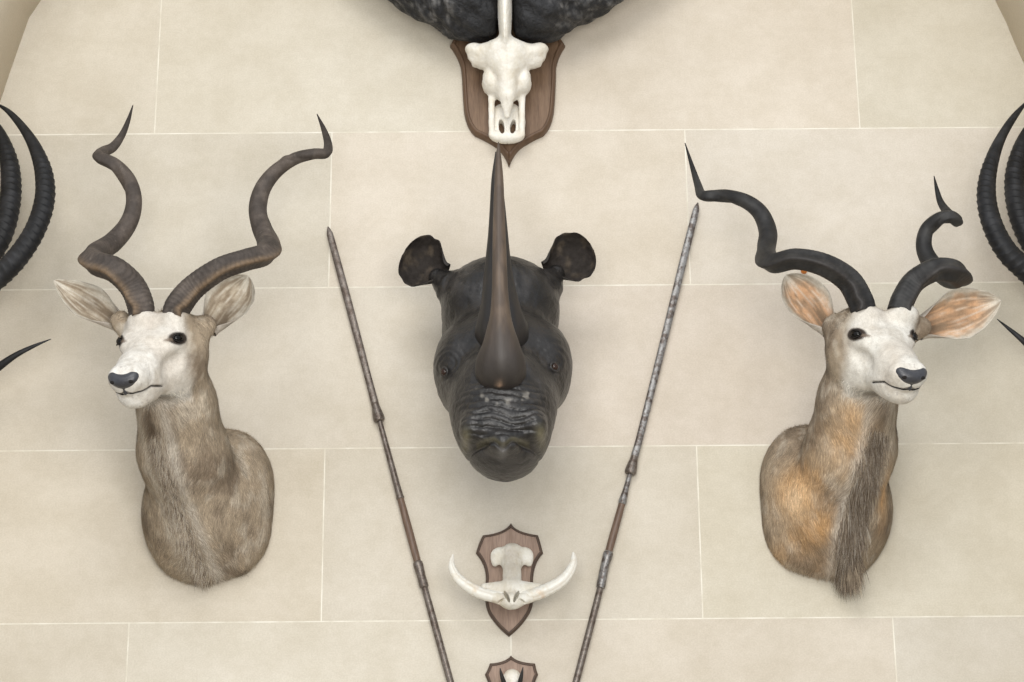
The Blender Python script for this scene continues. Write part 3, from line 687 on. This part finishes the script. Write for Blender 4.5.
        sweep_obj('eyelid', ring, M_rhide, root, world_pts=True, n=48, m=10, colf=rc)
    # horns
    def hshape(S, TH, A, R): return 1 + .012 * np.sin(TH * 9 + S * 3) + .02 * np.sin(TH * 3 + 5 * S) * sstep(.9, .1, S)
    def c1(V, S, TH, A):
        n1 = fbm(V * np.array([1, 1, .25]), 60, 3); c = np.tile(np.array((.078, .053, .035)), (len(V), 1)); c = mixc(c, (.135, .095, .063), sstep(.4, .8, n1) * .7)
        c = mixc(c, (.018, .015, .013), sstep(.32, .08, S) * .93); c = mixc(c, (.045, .035, .028), sstep(.12, .75, 1 - n1) * .25)
        k = K(499, 381, .82); c = mixc(c, (.45, .30, .20), np.exp(-((V[:, 0] - k[0]) / .008) ** 2 - ((V[:, 2] - k[2]) / .012) ** 2) * .8 * (V[:, 1] < -.75))
        return c
    def c2(V, S, TH, A):
        n1 = fbm(V * np.array([1, 1, .25]), 60, 5); c = np.tile(np.array((.012, .010, .009)), (len(V), 1)); return mixc(c, (.035, .025, .018), sstep(.45, .8, n1) * .6)
    sweep_obj('horn', [(501, 378, .66, 24), (501, 369, .715, 25.5), (501, 357, .745, 23.5), (501, 344, .76, 18.5), (500.5, 330, .765, 14.0), (500.5, 314, .765, 10.3), (500, 290, .76, 8.2), (499.5, 255, .75, 7.2), (499, 215, .735, 6.0), (499, 180, .72, 4.6), (498.5, 155, .71, 2.6), (498.5, 142, .705, .5)],
              M_rhornm, root, n=200, m=48, shape=hshape, colf=c1)
    sweep_obj('horn', [(502, 345, .50, 25), (502, 333, .58, 27), (501, 320, .61, 24), (500, 302, .62, 19), (498.5, 280, .61, 15.5), (498, 258, .60, 12.6), (498, 232, .59, 10), (497.5, 205, .58, 7.8), (496.5, 178, .57, 5.2), (496, 152, .56, .8)],
              M_rhornm, root, n=180, m=48, shape=hshape, colf=c2)
    # ears
    prof = lambda u: np.where(u < .55, .34 + .66 * sstep(.05, .5, u), np.sqrt(np.clip(1 - ((u - .55) / .455) ** 2.6, 0, 1)))
    def ecol(V, u, v, side):
        n1 = fbm(V, 40, 2); c = np.tile(np.array((.026, .021, .018)), (len(V), 1)); c = mixc(c, (.08, .062, .045), sstep(.5, .8, n1) * .8)
        return mixc(c, (.05, .046, .043), side * .8)
    for b, t, fc, hw in ((K(444, 273, .30), K(404, 252, .30), (.15, -1, -.25), .083), (K(547, 270, .30), K(592, 247, .30), (-.15, -1, -.25), .077)):
        v, q, c, g = ear_mesh(b, t, fc, hw, prof, 2.2, 1.0, ecol, thick=.010, edge=.025)
        eo = obj('ear', mesh_np('ear', v, q, None, c), M_rear, root)
        C, Nn, U2, V2 = g; D = unit(t - b)
        for side_i in (0, 29):
            m_ = 250; iu = rng.integers(14, U2.shape[0], m_); rp = C[iu, side_i]; ce = rp - C[iu, 15]
            strands('ear_fringe', rp, Nn[iu, side_i], unit(ce) + D * .4, .006 + .01 * rng.random(m_), np.full(m_, .0016), np.tile(np.array((.03, .024, .02)), (m_, 1)), M_fur, eo, lift=.1, jitter=.3)
    return root
rhino()

# ------------------------------------------------------------------ wooden shields
def shield(root, pts, thick, m_face, m_edge, edge_px=4):
    o = np.array([[P(x, y).x, P(x, y).z] for x, y in pts]); cen = o.mean(0)
    # close and round: resample the outline straight between the given points
    n = len(o)
    def inset(k):
        out = []
        for i in range(n):
            a, b, c = o[i-1], o[i], o[(i+1) % n]; e1 = unit(b - a); e2 = unit(c - b)
            n1 = np.array([-e1[1], e1[0]]); n2 = np.array([-e2[1], e2[0]]); m_ = (n1 + n2) / max(.35, 1 + n1 @ n2)
            out.append(b + m_ * k)
        out = np.array(out)
        if abs(k) < 1e-6: return out
        # where the outline pinches, an inset point would cross over: pull it back to the nearest sound one
        a = o; d = np.roll(o, -1, 0) - a; bad = np.zeros(n, bool)
        for i in range(n):
            t = np.clip(np.sum((out[i] - a) * d, 1) / (np.sum(d * d, 1) + 1e-12), 0, 1)
            bad[i] = np.min(np.linalg.norm(out[i] - a - d * t[:, None], axis=1)) < abs(k) * .93
        good = np.where(~bad)[0]
        for i in np.where(bad)[0]:
            g = good[np.argmin(np.minimum((good - i) % n, (i - good) % n))]; out[i] = out[g]
        return out
    area2 = np.sum(o[:, 0] * np.roll(o[:, 1], -1) - np.roll(o[:, 0], -1) * o[:, 1]); sgn = 1 if area2 > 0 else -1
    e = M2(edge_px)
    lay = [(0, 0.0), (0, .45), (.12, .55), (.2, .8), (.45, .95), (.8, 1.0), (1.0, .96), (1.08, .86)]
    V = []; Q = []
    for (k, h) in lay:
        q = inset(sgn * e * k * .9); V += [(x, -.0012 - thick * h, z) for x, z in q]
    for l in range(len(lay) - 1):
        for i in range(n): a = l*n + i; b = l*n + (i+1) % n; Q.append((a, b, b + n, a + n) if sgn < 0 else (a, a + n, b + n, b))
    rim = obj('moulded_rim', mesh_np('moulded_rim', V, Q), m_edge, root, smooth=False)
    q = inset(sgn * e * 1.08 * .9); me = bpy.data.meshes.new('panel'); me.from_pydata([(x, -thick * .86, z) for x, z in q] + [(x, -.003, z) for x, z in q], [],
        [list(range(n)) if sgn > 0 else list(range(n))[::-1], (list(range(n))[::-1] if sgn > 0 else list(range(n)))and [n + i for i in (list(range(n))[::-1] if sgn > 0 else range(n))]])
    me.update(); obj('panel', me, m_face, root, smooth=False)
def curve_pts(segs, n=8):
    """list of (x, y) corners; a tuple of 4 numbers is a control point pair (cx, cy, x, y): quadratic arc to x, y"""
    out = [segs[0]]
    for s in segs[1:]:
        p0 = np.array(out[-1], float)
        if len(s) == 2: out.append(s)
        else:
            c = np.array(s[:2]); p1 = np.array(s[2:])
            for t in np.linspace(0, 1, n + 1)[1:]: out.append(tuple((1-t)**2 * p0 + 2*t*(1-t) * c + t*t * p1))
    return out

# ------------------------------------------------------------------ buffalo skull
def bonecol(tint=(.68, .65, .59), dirt=(.46, .39, .29), amt=.45):
    def f(p):
        n1 = fbm(p, 18, 2); n2 = fbm(p, 60, 3); c = np.tile(np.array(tint), (len(p), 1)); c = mixc(c, dirt, sstep(.5, .8, n1) * amt); return mixc(c, (.76, .74, .69), sstep(.5, .7, n2) * .4)
    return f
def buffalo():
    root = thing('buffalo_skull_trophy', 'white buffalo skull with heavy dark horns on a tall brown wooden shield at the top', 'skull trophy', P(508, 60, 0))
    half = [(509, 168), (513, 156, 521, 149), (531, 142, 543, 137), (552, 129, 554, 112), (556, 90, 556, 70), (558, 58, 565, 48), (560, 41, 558, 36), (552, 10, 534, -10), (520, -20, 509, -28)]
    r = curve_pts(half, 10); l = [(1018 - x, y) for x, y in r[::-1]][1:-1]
    l = [(x - 3.5 * max(0, min(1, (80 - y) / 40)), y) for x, y in l]
    shield(root, r + l, .035, M_wood, M_woodrim, 5)
    K = PA; X = 507.5
    # skull: face lies close to the board, frontal bone rises towards the viewer
    def E(px, py, d, rx, ry, rz, R=None): return ell(K(px, py, d), (M2(rx), ry, M2(rz)), R)
    rot = lambda a: np.array([[math.cos(a), 0, math.sin(a)], [0, 1, 0], [-math.sin(a), 0, math.cos(a)]])
    ops = [('u', E(504.8, 0, .22, 7.6, .10, 56), 0), ('u', E(505.5, 52, .17, 22, .07, 13), .02), ('u', E(506.5, 62, .15, 21, .07, 20), .03)]
    for s in (-1, 1):
        c = X if s > 0 else 506
        ops += [('u', E(c + s * 20, 54, .15, 18, .045, 9, rot(s * .12)), .025), ('u', E(c + s * 33, 49, .145, 8, .03, 5), .018),
                ('u', E(c + s * 31, 58, .13, 6.5, .03, 9, rot(s * .35)), .015), ('u', E(c + s * 23, 61, .135, 9, .035, 8), .018),
                ('u', E(c + s * 16, 82, .11, 8.5, .055, 13), .015),
                ('s', E(c + s * 31, 77, .13, 8, .07, 6.5), .006),
                ('s', E(c + s * 38, 68, .10, 5, .05, 6), .006),
                ('u', rcone(K(c + s * 14.5, 92, .10), K(c + s * 14.2, 134, .078), M2(3.4), M2(3.0)), .010)]
    ops += [('u', E(507, 122, .06, 19, .022, 22), .006), ('u', E(507, 137, .068, 17.5, .024, 7), .012),
            ('s', E(499.5, 110, .11, 3.6, .035, 13, rot(.10)), .004), ('s', E(514.6, 110, .11, 3.6, .035, 13, rot(-.10)), .004),
            ('u', rcone(K(507, 62, .19), K(507, 95, .15), M2(10), M2(8)), .02), ('u', rcone(K(507, 95, .15), K(507, 116, .125), M2(8.5), M2(2.8)), .006),
            ('u', E(507, 86, .12, 15, .05, 18), .02),
            ('s', E(501.6, 128, .07, 2.9, .2, 8.6, rot(.12)), .003), ('s', E(513.0, 128, .07, 2.9, .2, 8.6, rot(-.12)), .003),
            ('d', lambda p: .0012 * (fbm(p, 70, 1) - .5) * 2 + .0025 * np.exp(-((p[:, 0] - K(507, 120, .1)[0]) / .0012) ** 2) * (p[:, 2] < K(507, 50, .1)[2]), 0),
            ('i', lambda p: p[:, 1] + .033, .004)]
    Fn = build_sdf(ops); a = K(455, 160, 0); b = K(560, -50, 0)
    V, Q = nets(Fn, (a[0], -.36, a[2]), (b[0], .02, b[2] + .05), .0026)
    c = bonecol((.72, .69, .63), (.50, .42, .31), .45)(V)
    obj('skull', mesh_np('skull', V, Q, None, c), M_bone, root)
    # horns: broad pitted bosses, sweeping out, down and up
    def hshape(S, TH, A, R): return 1 + (.035 * np.sin(TH * 5 + A * 40) + .03 * np.sin(TH * 11 - A * 70)) * sstep(.55, .2, S)
    def hcol(V, S, TH, A):
        n1 = fbm(V, 22, 5); n2 = fbm(V, 70, 8); c = np.tile(np.array((.016, .016, .0175)), (len(V), 1)); c = mixc(c, (.20, .19, .18), sstep(.46, .72, n2 * .6 + n1 * .4) * sstep(.75, .3, S) * sstep(.06, .14, S) * .9); return mixc(c, (.012, .012, .013), sstep(.5, .75, n1) * .6)
    for s in (-1, 1):
        c = 504.5 + (2.0 if s < 0 else 0)
        rows = [(c + s * 7.5, 0, .16, 10), (c + s * 8.5, 0, .16, 28), (c + s * 11.5, 0, .16, 38), (c + s * 20, 0, .16, 44.5), (c + s * 36, -2, .16, 45.5), (c + s * 55, -8, .16, 42), (c + s * 80, -15, .16, 37), (c + s * 105, -25, .17, 31), (c + s * 134, -40, .18, 25), (c + s * 160, -60, .19, 20), (c + s * 182, -92, .21, 16), (c + s * 188, -128, .22, 11), (c + s * 178, -162, .23, 6), (c + s * 160, -190, .24, 1)]
        V, Q, T, col = sweep(pxpath(rows), n=200, m=64, shape=hshape, colf=hcol, keeldir=(0, -1, .0))
        n0 = V.copy(); dn = fbm(V, 40, 6) - .5
        cc = np.array([*K(c + s * 40, 0, .16)]); V = V + unit(V - np.repeat(np.vstack([sweep_c(pxpath(rows), 200)]), 64, 0)[:len(V)] if False else V - cc) * (dn * .010)[:, None] * sstep(.55, .35, np.linalg.norm(V - cc, axis=1))[:, None]
        # flatten against the board, keep the parting on the brow bone
        V[:, 1] = np.where(V[:, 1] > -.045, -.045 + (V[:, 1] + .045) * .05, V[:, 1])
        obj('horn', mesh_np('horn', V, Q, T, col), M_boss, root)
buffalo()

# ------------------------------------------------------------------ warthog skull
def warthog():
    root = thing('warthog_skull_trophy', 'white warthog skull with two curved tusks on a small wooden shield below the rhinoceros', 'skull trophy', P(510, 580, 0))
    seg = [(511, 524), (515, 533, 538, 536), (541, 545, 543, 554), (533, 564, 533, 583), (536, 600, 530, 613), (523, 626, 509, 637), (497, 628, 489, 615), (483, 604, 486, 580), (486, 565, 476, 554), (479, 543, 483, 536), (505, 534, 511, 524)]
    shield(root, curve_pts(seg, 8)[:-1], .022, M_woodl, M_wedge, 3)
    K = PA
    def E(px, py, d, rx, ry, rz, R=None): return ell(K(px, py, d), (M2(rx), ry, M2(rz)), R)
    rot = lambda a: np.array([[math.cos(a), 0, math.sin(a)], [0, 1, 0], [-math.sin(a), 0, math.cos(a)]])
    X = 512
    ops = [('u', E(X, 560, .055, 10, .035, 14), 0), ('u', E(X, 549, .055, 8, .028, 5), .015)]
    for s in (-1, 1):
        ops += [('u', E(X + s * 12.5, 556, .05, 8.5, .016, 8.5, rot(s * -.45)), .015), ('u', E(X + s * 17, 561, .045, 3.6, .014, 5.5), .008),
                ('s', E(X + s * 8.5, 557, .095, 3, .02, 9, rot(s * -.1)), .008),
                ('s', E(X + s * 18.0, 575, .07, 8.0, .06, 7.2), .004),
                ('u', rcone(K(X + s * 6, 589, .13), K(X + s * 27, 588, .13), M2(8), M2(4.5)), .015),
                ('u', rcone(K(X + s * 4, 601, .15), K(X + s * 18, 597, .145), M2(6), M2(5.4)), .006),
                ('s', E(X + s * 14, 592, .185, 6, .02, 1.4, rot(s * .3)), .006)]
    ops += [('u', rcone(K(X, 565, .07), K(X, 590, .13), M2(8.5), M2(9)), .015), ('u', E(X - .5, 601, .15, 10, .035, 8), .01),
            ('u', rcone(K(X, 588, .15), K(X, 603, .175), M2(3.4), M2(2.2)), .004),
            *[('s', E(X + s * 5 - .5, 595, .185, 1.9, .06, 7.0, rot(s * -.38)), .0015) for s in (-1, 1)],
            *[('s', E(X + s * 12 - .5, 600, .19, 5.5, .04, 1.5, rot(s * -.6)), .0015) for s in (-1, 1)],
            ('d', lambda p: .001 * (fbm(p, 90, 1) - .5) * 2, 0), ('i', lambda p: p[:, 1] + .02, .003)]
    Fn = build_sdf(ops); a = K(470, 625, 0); b = K(555, 530, 0)
    V, Q = nets(Fn, (a[0], -.27, a[2]), (b[0], .01, b[2] + .06), .002)
    c = bonecol((.70, .68, .62), (.46, .39, .29), .4)(V)
    k = K(X, 560, .1); c = mixc(c, (.42, .37, .31), np.exp(-((V[:, 0] - k[0]) / .02) ** 2) * sstep(K(X, 600, .12)[2], K(X, 560, .1)[2], V[:, 2]) * (.3 + .5 * fbm(V * np.array([1, 1, .2]), 120, 3)))
    k = K(X, 598, .19)
    obj('skull', mesh_np('skull', V, Q, None, c), M_bone, root)
    def tcol(V, S, TH, A):
        n1 = fbm(V, 35, 3); c = np.tile(np.array((.70, .68, .62)), (len(V), 1)); c = mixc(c, (.60, .42, .27), sstep(.52, .8, n1) * sstep(.75, .2, S) * .5)
        return mixc(c, (.50, .43, .35), sstep(.85, 1, np.cos(TH * 3 + .4)) * .5)
    def tsh(S, TH, A, R): return 1 - .10 * sstep(.8, 1, np.cos(TH * 3 + .4)) + .02 * np.sin(A * 300)
    for rows in ([(522, 597, .14, 5.4), (533, 595, .145, 6.2), (546, 590, .15, 6.3), (559, 583, .155, 5.9), (568, 574, .155, 5.0), (573, 564, .15, 3.9), (573.5, 556, .145, 2.4), (573, 552, .145, .8)],
                 [(502, 597, .14, 5.2), (491, 596, .145, 5.8), (478, 592, .15, 5.8), (466, 585, .155, 5.4), (457, 577, .155, 4.6), (452, 567, .15, 3.6), (452, 559, .145, 2.0), (453, 554, .145, .6)]):
        sweep_obj('tusk', rows, M_tusk, root, n=90, m=28, shape=tsh, colf=tcol)
warthog()

# ------------------------------------------------------------------ small antelope skull at the lower edge
def small_skull():
    root = thing('antelope_skull_trophy', 'small antelope skull with short black spike horns on a shield at the bottom edge', 'skull trophy', P(511, 705, 0))
    seg = [(511, 656), (516, 663, 535, 664), (536, 670, 538, 675), (531, 690, 531, 706), (530, 726, 511, 748), (492, 726, 491, 706), (492, 690, 485, 675), (488, 670, 490, 664), (506, 663, 511, 656)]
    shield(root, curve_pts(seg, 8)[:-1], .02, M_woodl, M_wedge, 3)
    K = PA
    def E(px, py, d, rx, ry, rz): return ell(K(px, py, d), (M2(rx), ry, M2(rz)))
    ops = [('u', E(512, 680, .06, 9, .035, 10), 0), ('u', rcone(K(512, 686, .07), K(512, 716, .05), M2(7), M2(3)), .015),
           ('s', E(504, 690, .08, 3, .02, 3.5), .004), ('s', E(520, 690, .08, 3, .02, 3.5), .004), ('s', E(512, 709, .07, 2, .02, 5), .004),
           ('d', lambda p: .0016 * (fbm(p, 110, 1) - .5) * 2, 0), ('i', lambda p: p[:, 1] + .018, .003)]
    Fn = build_sdf(ops); a = K(495, 730, 0); b = K(530, 660, 0); V, Q = nets(Fn, (a[0], -.16, a[2]), (b[0], .01, b[2] + .04), .002)
    obj('skull', mesh_np('skull', V, Q, None, bonecol()(V)), M_bone, root)
    hc = lambda V, S, T, A: np.tile(np.array((.025, .022, .02)), (len(V), 1))
    for rows in ([(505.5, 688, .09, 2.6), (503, 680, .11, 2.2), (501, 673, .12, 1.4), (500, 668, .125, .3)], [(518.5, 688, .09, 2.6), (520.5, 680, .11, 2.2), (522, 673, .12, 1.4), (523, 667, .125, .3)]):
        sweep_obj('horn', rows, M_hornb, root, n=40, m=16, colf=hc)
small_skull()

# ------------------------------------------------------------------ horn trophies at the sides of the frame
def ring_shape(period):
    def f(S, TH, A, R):
        ph = (A / period + .35 * np.sin(TH)) % 1.0
        return 1 + .13 * (ph ** 2.2 - .3) * sstep(.80, .68, S) * (.55 + .45 * np.cos(TH))
    return f
def blackcol(V, S, TH, A):
    n1 = fbm(V, 30, 4); c = np.tile(np.array((.010, .010, .011)), (len(V), 1)); return mixc(c, (.030, .030, .033), sstep(.4, .8, n1) * .7)
def side_trophy(label, horns, cx, cy, ringed, gl):
    root = thing('horn_trophy', label, 'horns', P(cx, cy, 0), gl)
    seg = [(cx, cy - 34), (cx + 6, cy - 27, cx + 26, cy - 25), (cx + 29, cy, cx + 20, cy + 18), (cx + 12, cy + 32, cx, cy + 40), (cx - 12, cy + 32, cx - 20, cy + 18), (cx - 29, cy, cx - 26, cy - 25), (cx - 6, cy - 27, cx, cy - 34)]
    shield(root, curve_pts(seg, 8)[:-1], .022, M_wood, M_wedge, 3)
    ops = [('u', ell(PA(cx, cy - 4, .06), (M2(15), .05, M2(17))), 0), ('u', rcone(PA(cx, cy, .08), PA(cx, cy + 22, .05), M2(10), M2(5)), .02), ('i', lambda p: p[:, 1] + .018, .003)]
    Fn = build_sdf(ops); a = PA(cx - 25, cy + 45, 0); b = PA(cx + 25, cy - 40, 0); V, Q = nets(Fn, (a[0], -.2, a[2]), (b[0], .01, b[2] + .04), .004)
    obj('skull_cap', mesh_np('skull_cap', V, Q, None, bonecol()(V)), M_bone, root)
    for rows in horns:
        if ringed:
            sd = 1 if cx < 500 else -1
            sweep_obj('horn', rows, M_hornb, root, n=420, m=32, shape=ring_shape(.0225), colf=blackcol, keeldir=lambda c, s, sd=sd: unit(c - (c[0] * .5 + c[-1] * .5) + np.array([0, -.15, 0])))
        else: sweep_obj('horn', rows, M_hornb, root, n=80, m=20, colf=blackcol)
side_trophy('ringed black antelope horns curving in from the left edge of the photo',
    [[(-62, 296, .10, 12), (-40, 298, .20, 12.5), (-20, 289, .27, 12), (0, 275, .30, 11.6), (20, 254, .31, 11), (36, 228, .31, 10.5), (44.5, 200, .30, 10.2), (44, 175, .28, 9.2), (37, 152, .26, 7.2), (26, 132, .24, 5), (10, 113, .22, 3), (-6, 102, .21, .6)],
     [(-72, 292, .10, 12), (-52, 288, .17, 12), (-28, 273, .19, 12), (-7, 250, .20, 11.5), (5, 225, .20, 11), (10.5, 196, .19, 10.6), (10, 168, .17, 9.6), (3, 142, .15, 7.5), (-8, 122, .14, 5), (-22, 108, .13, 3), (-36, 100, .12, .6)]], -68, 306, True, None)
side_trophy('ringed black antelope horns curving in from the right edge of the photo',
    [[(1092, 292, .10, 12), (1066, 296, .2, 12.5), (1044, 285, .27, 12), (1025, 269, .30, 11.6), (1008, 253, .31, 11), (995, 231, .31, 10.5), (987.5, 206, .30, 10), (987, 182, .28, 9), (993, 157, .26, 7), (1002, 136, .24, 5), (1014, 117, .22, 3.6), (1030, 98, .21, .6)],
     [(1102, 288, .10, 12), (1082, 284, .17, 12), (1056, 270, .19, 12), (1036, 249, .20, 11.5), (1023, 225, .20, 11), (1016, 199, .19, 10.6), (1015, 174, .17, 9.8), (1020, 150, .15, 8), (1029, 130, .14, 6), (1042, 112, .13, 3.6), (1056, 100, .12, .6)]], 1096, 302, True, None)
side_trophy('thin smooth black horn tip at the left edge, below the ringed horns',
    [[(-52, 425, .08, 6), (-36, 398, .14, 5.5), (-18, 380, .17, 5), (0, 366, .19, 4), (16, 355, .20, 2.9), (34, 346, .20, 1.8), (51, 339, .20, .4)],
     [(-66, 425, .08, 6), (-78, 398, .14, 5.5), (-96, 380, .17, 4.4), (-112, 370, .18, 3), (-130, 362, .18, 1.8), (-146, 358, .18, .4)]], -59, 440, False, None)
side_trophy('thin smooth black horn tip at the right edge, below the ringed horns',
    [[(1084, 424, .08, 6), (1068, 396, .14, 5.5), (1050, 370, .17, 4.8), (1033, 350, .19, 3.8), (1020, 338, .20, 2.8), (1008, 328, .20, 1.7), (997, 319, .20, .4)],
     [(1098, 424, .08, 6), (1110, 398, .14, 5.5), (1128, 380, .17, 4.4), (1144, 370, .18, 3), (1160, 362, .18, 1.8), (1174, 358, .18, .4)]], 1091, 440, False, None)

# ------------------------------------------------------------------ spears
def spear(label, pts, m_blade, m_shaft, right):
    """pts: pixel line samples (x, y); half widths in pixels"""
    root = thing('spear', label, 'spear', P(pts[0][0], pts[0][1], 0), 'long iron spears')
    a, b = np.array(pts[0], float), np.array(pts[-1], float)
    def at(t): y = lerp(a[1], b[1], t); x = np.interp(y, [p[1] for p in pts], [p[0] for p in pts]); return x, y
    def seg(name, y0, y1, prof, m_, n=60, mm=20, shape=None):
        rows = []
        for y, r in prof: x = np.interp(y, [p[1] for p in pts], [p[0] for p in pts]); rows.append((x, y, .022, r))
        return sweep_obj(name, rows, m_, root, n=n, m=mm, shape=shape, keeldir=(1, 0, 0), flat=.55 if name == 'blade' else 1)
    if right:
        yb, ys = 203, 468
    else: yb, ys = 227, 415
    diamond = lambda S, TH, A, R: .80 + .26 * np.abs(np.cos(TH)) ** 1.5 + .10 * np.abs(np.sin(TH)) ** 8
    seg('blade', 0, 0, [(yb - .5, .4), (yb + 4, 2.2), (yb + 12, 3.2), (yb + 60, 3.6), (yb + 110, 3.5), (ys - 40, 3.3), (ys - 12, 3.6), (ys - 3, 3.9)], m_blade, n=140, shape=diamond)
    seg('socket', 0, 0, [(ys - 12, 3.3), (ys - 4, 4.8), (ys + 3, 5.8), (ys + 6, 5.0), (ys + 6.5, 2.6)], M_iron)
    s0 = ys + 6; k1 = (497, 504) if right else (490, 499); k2 = (552, 586) if right else (562, 586)
    seg('neck', 0, 0, [(s0 - 1, 2.5), (s0 + 14, 2.7), (k1[0], 3.4 if not right else 3.6), (k1[1] - 2, 4.1), (k1[1], 3.6)], M_iron if not right else M_steel)
    seg('shaft', 0, 0, [(k1[1] - 1, 3.3), (k1[1] + 30, 3.7), (k2[0] + 4, 3.5)], m_shaft)
    seg('collar', 0, 0, [(k2[0] - 1, 3.4), (k2[0] + 2, 4.8), (k2[0] + 14, 4.2), (k2[1], 4.4), (k2[1] + 2, 3)], M_iron if not right else M_steel)
    seg('foot', 0, 0, [(k2[1] - 1, 3.1), (k2[1] + 30, 3.4), (700, 3.3), (860, 2.4), (b[1] - 6, 1.6), (b[1], .4)], M_iron)
spear('left iron spear with a blunt brown-grey blade, between the brown-horned kudu and the rhinoceros', [(328, 227), (353, 320), (378, 415), (400, 497), (421, 575), (450.5, 682), (505, 880)], M_iron, M_shaft, False)
spear('right spear with a silvery rust-spotted blade, between the rhinoceros and the black-horned kudu', [(698.5, 200), (676, 290), (655, 380), (631.5, 468), (623, 500), (605, 565), (600, 590), (576, 682), (525, 880)], M_steel, M_shaft, True)

# ------------------------------------------------------------------ small hook behind the black horn
root = thing('wall_hook', 'tiny orange-brown knob on a white pin peeking out below the black horn, above an ear', 'hook', P(804, 272, 0))
sweep_obj('pin', [(804, 274, 0, 2.2), (804, 274, .008, 2.2), (804, 274, .02, 1.5)], M_white, root, n=12, m=16)
sweep_obj('knob', [(804, 271, .018, 2.0), (804, 271, .024, 3.2), (804, 271, .034, 3.0), (804, 271, .040, .6)], M_amber, root, n=24, m=20)
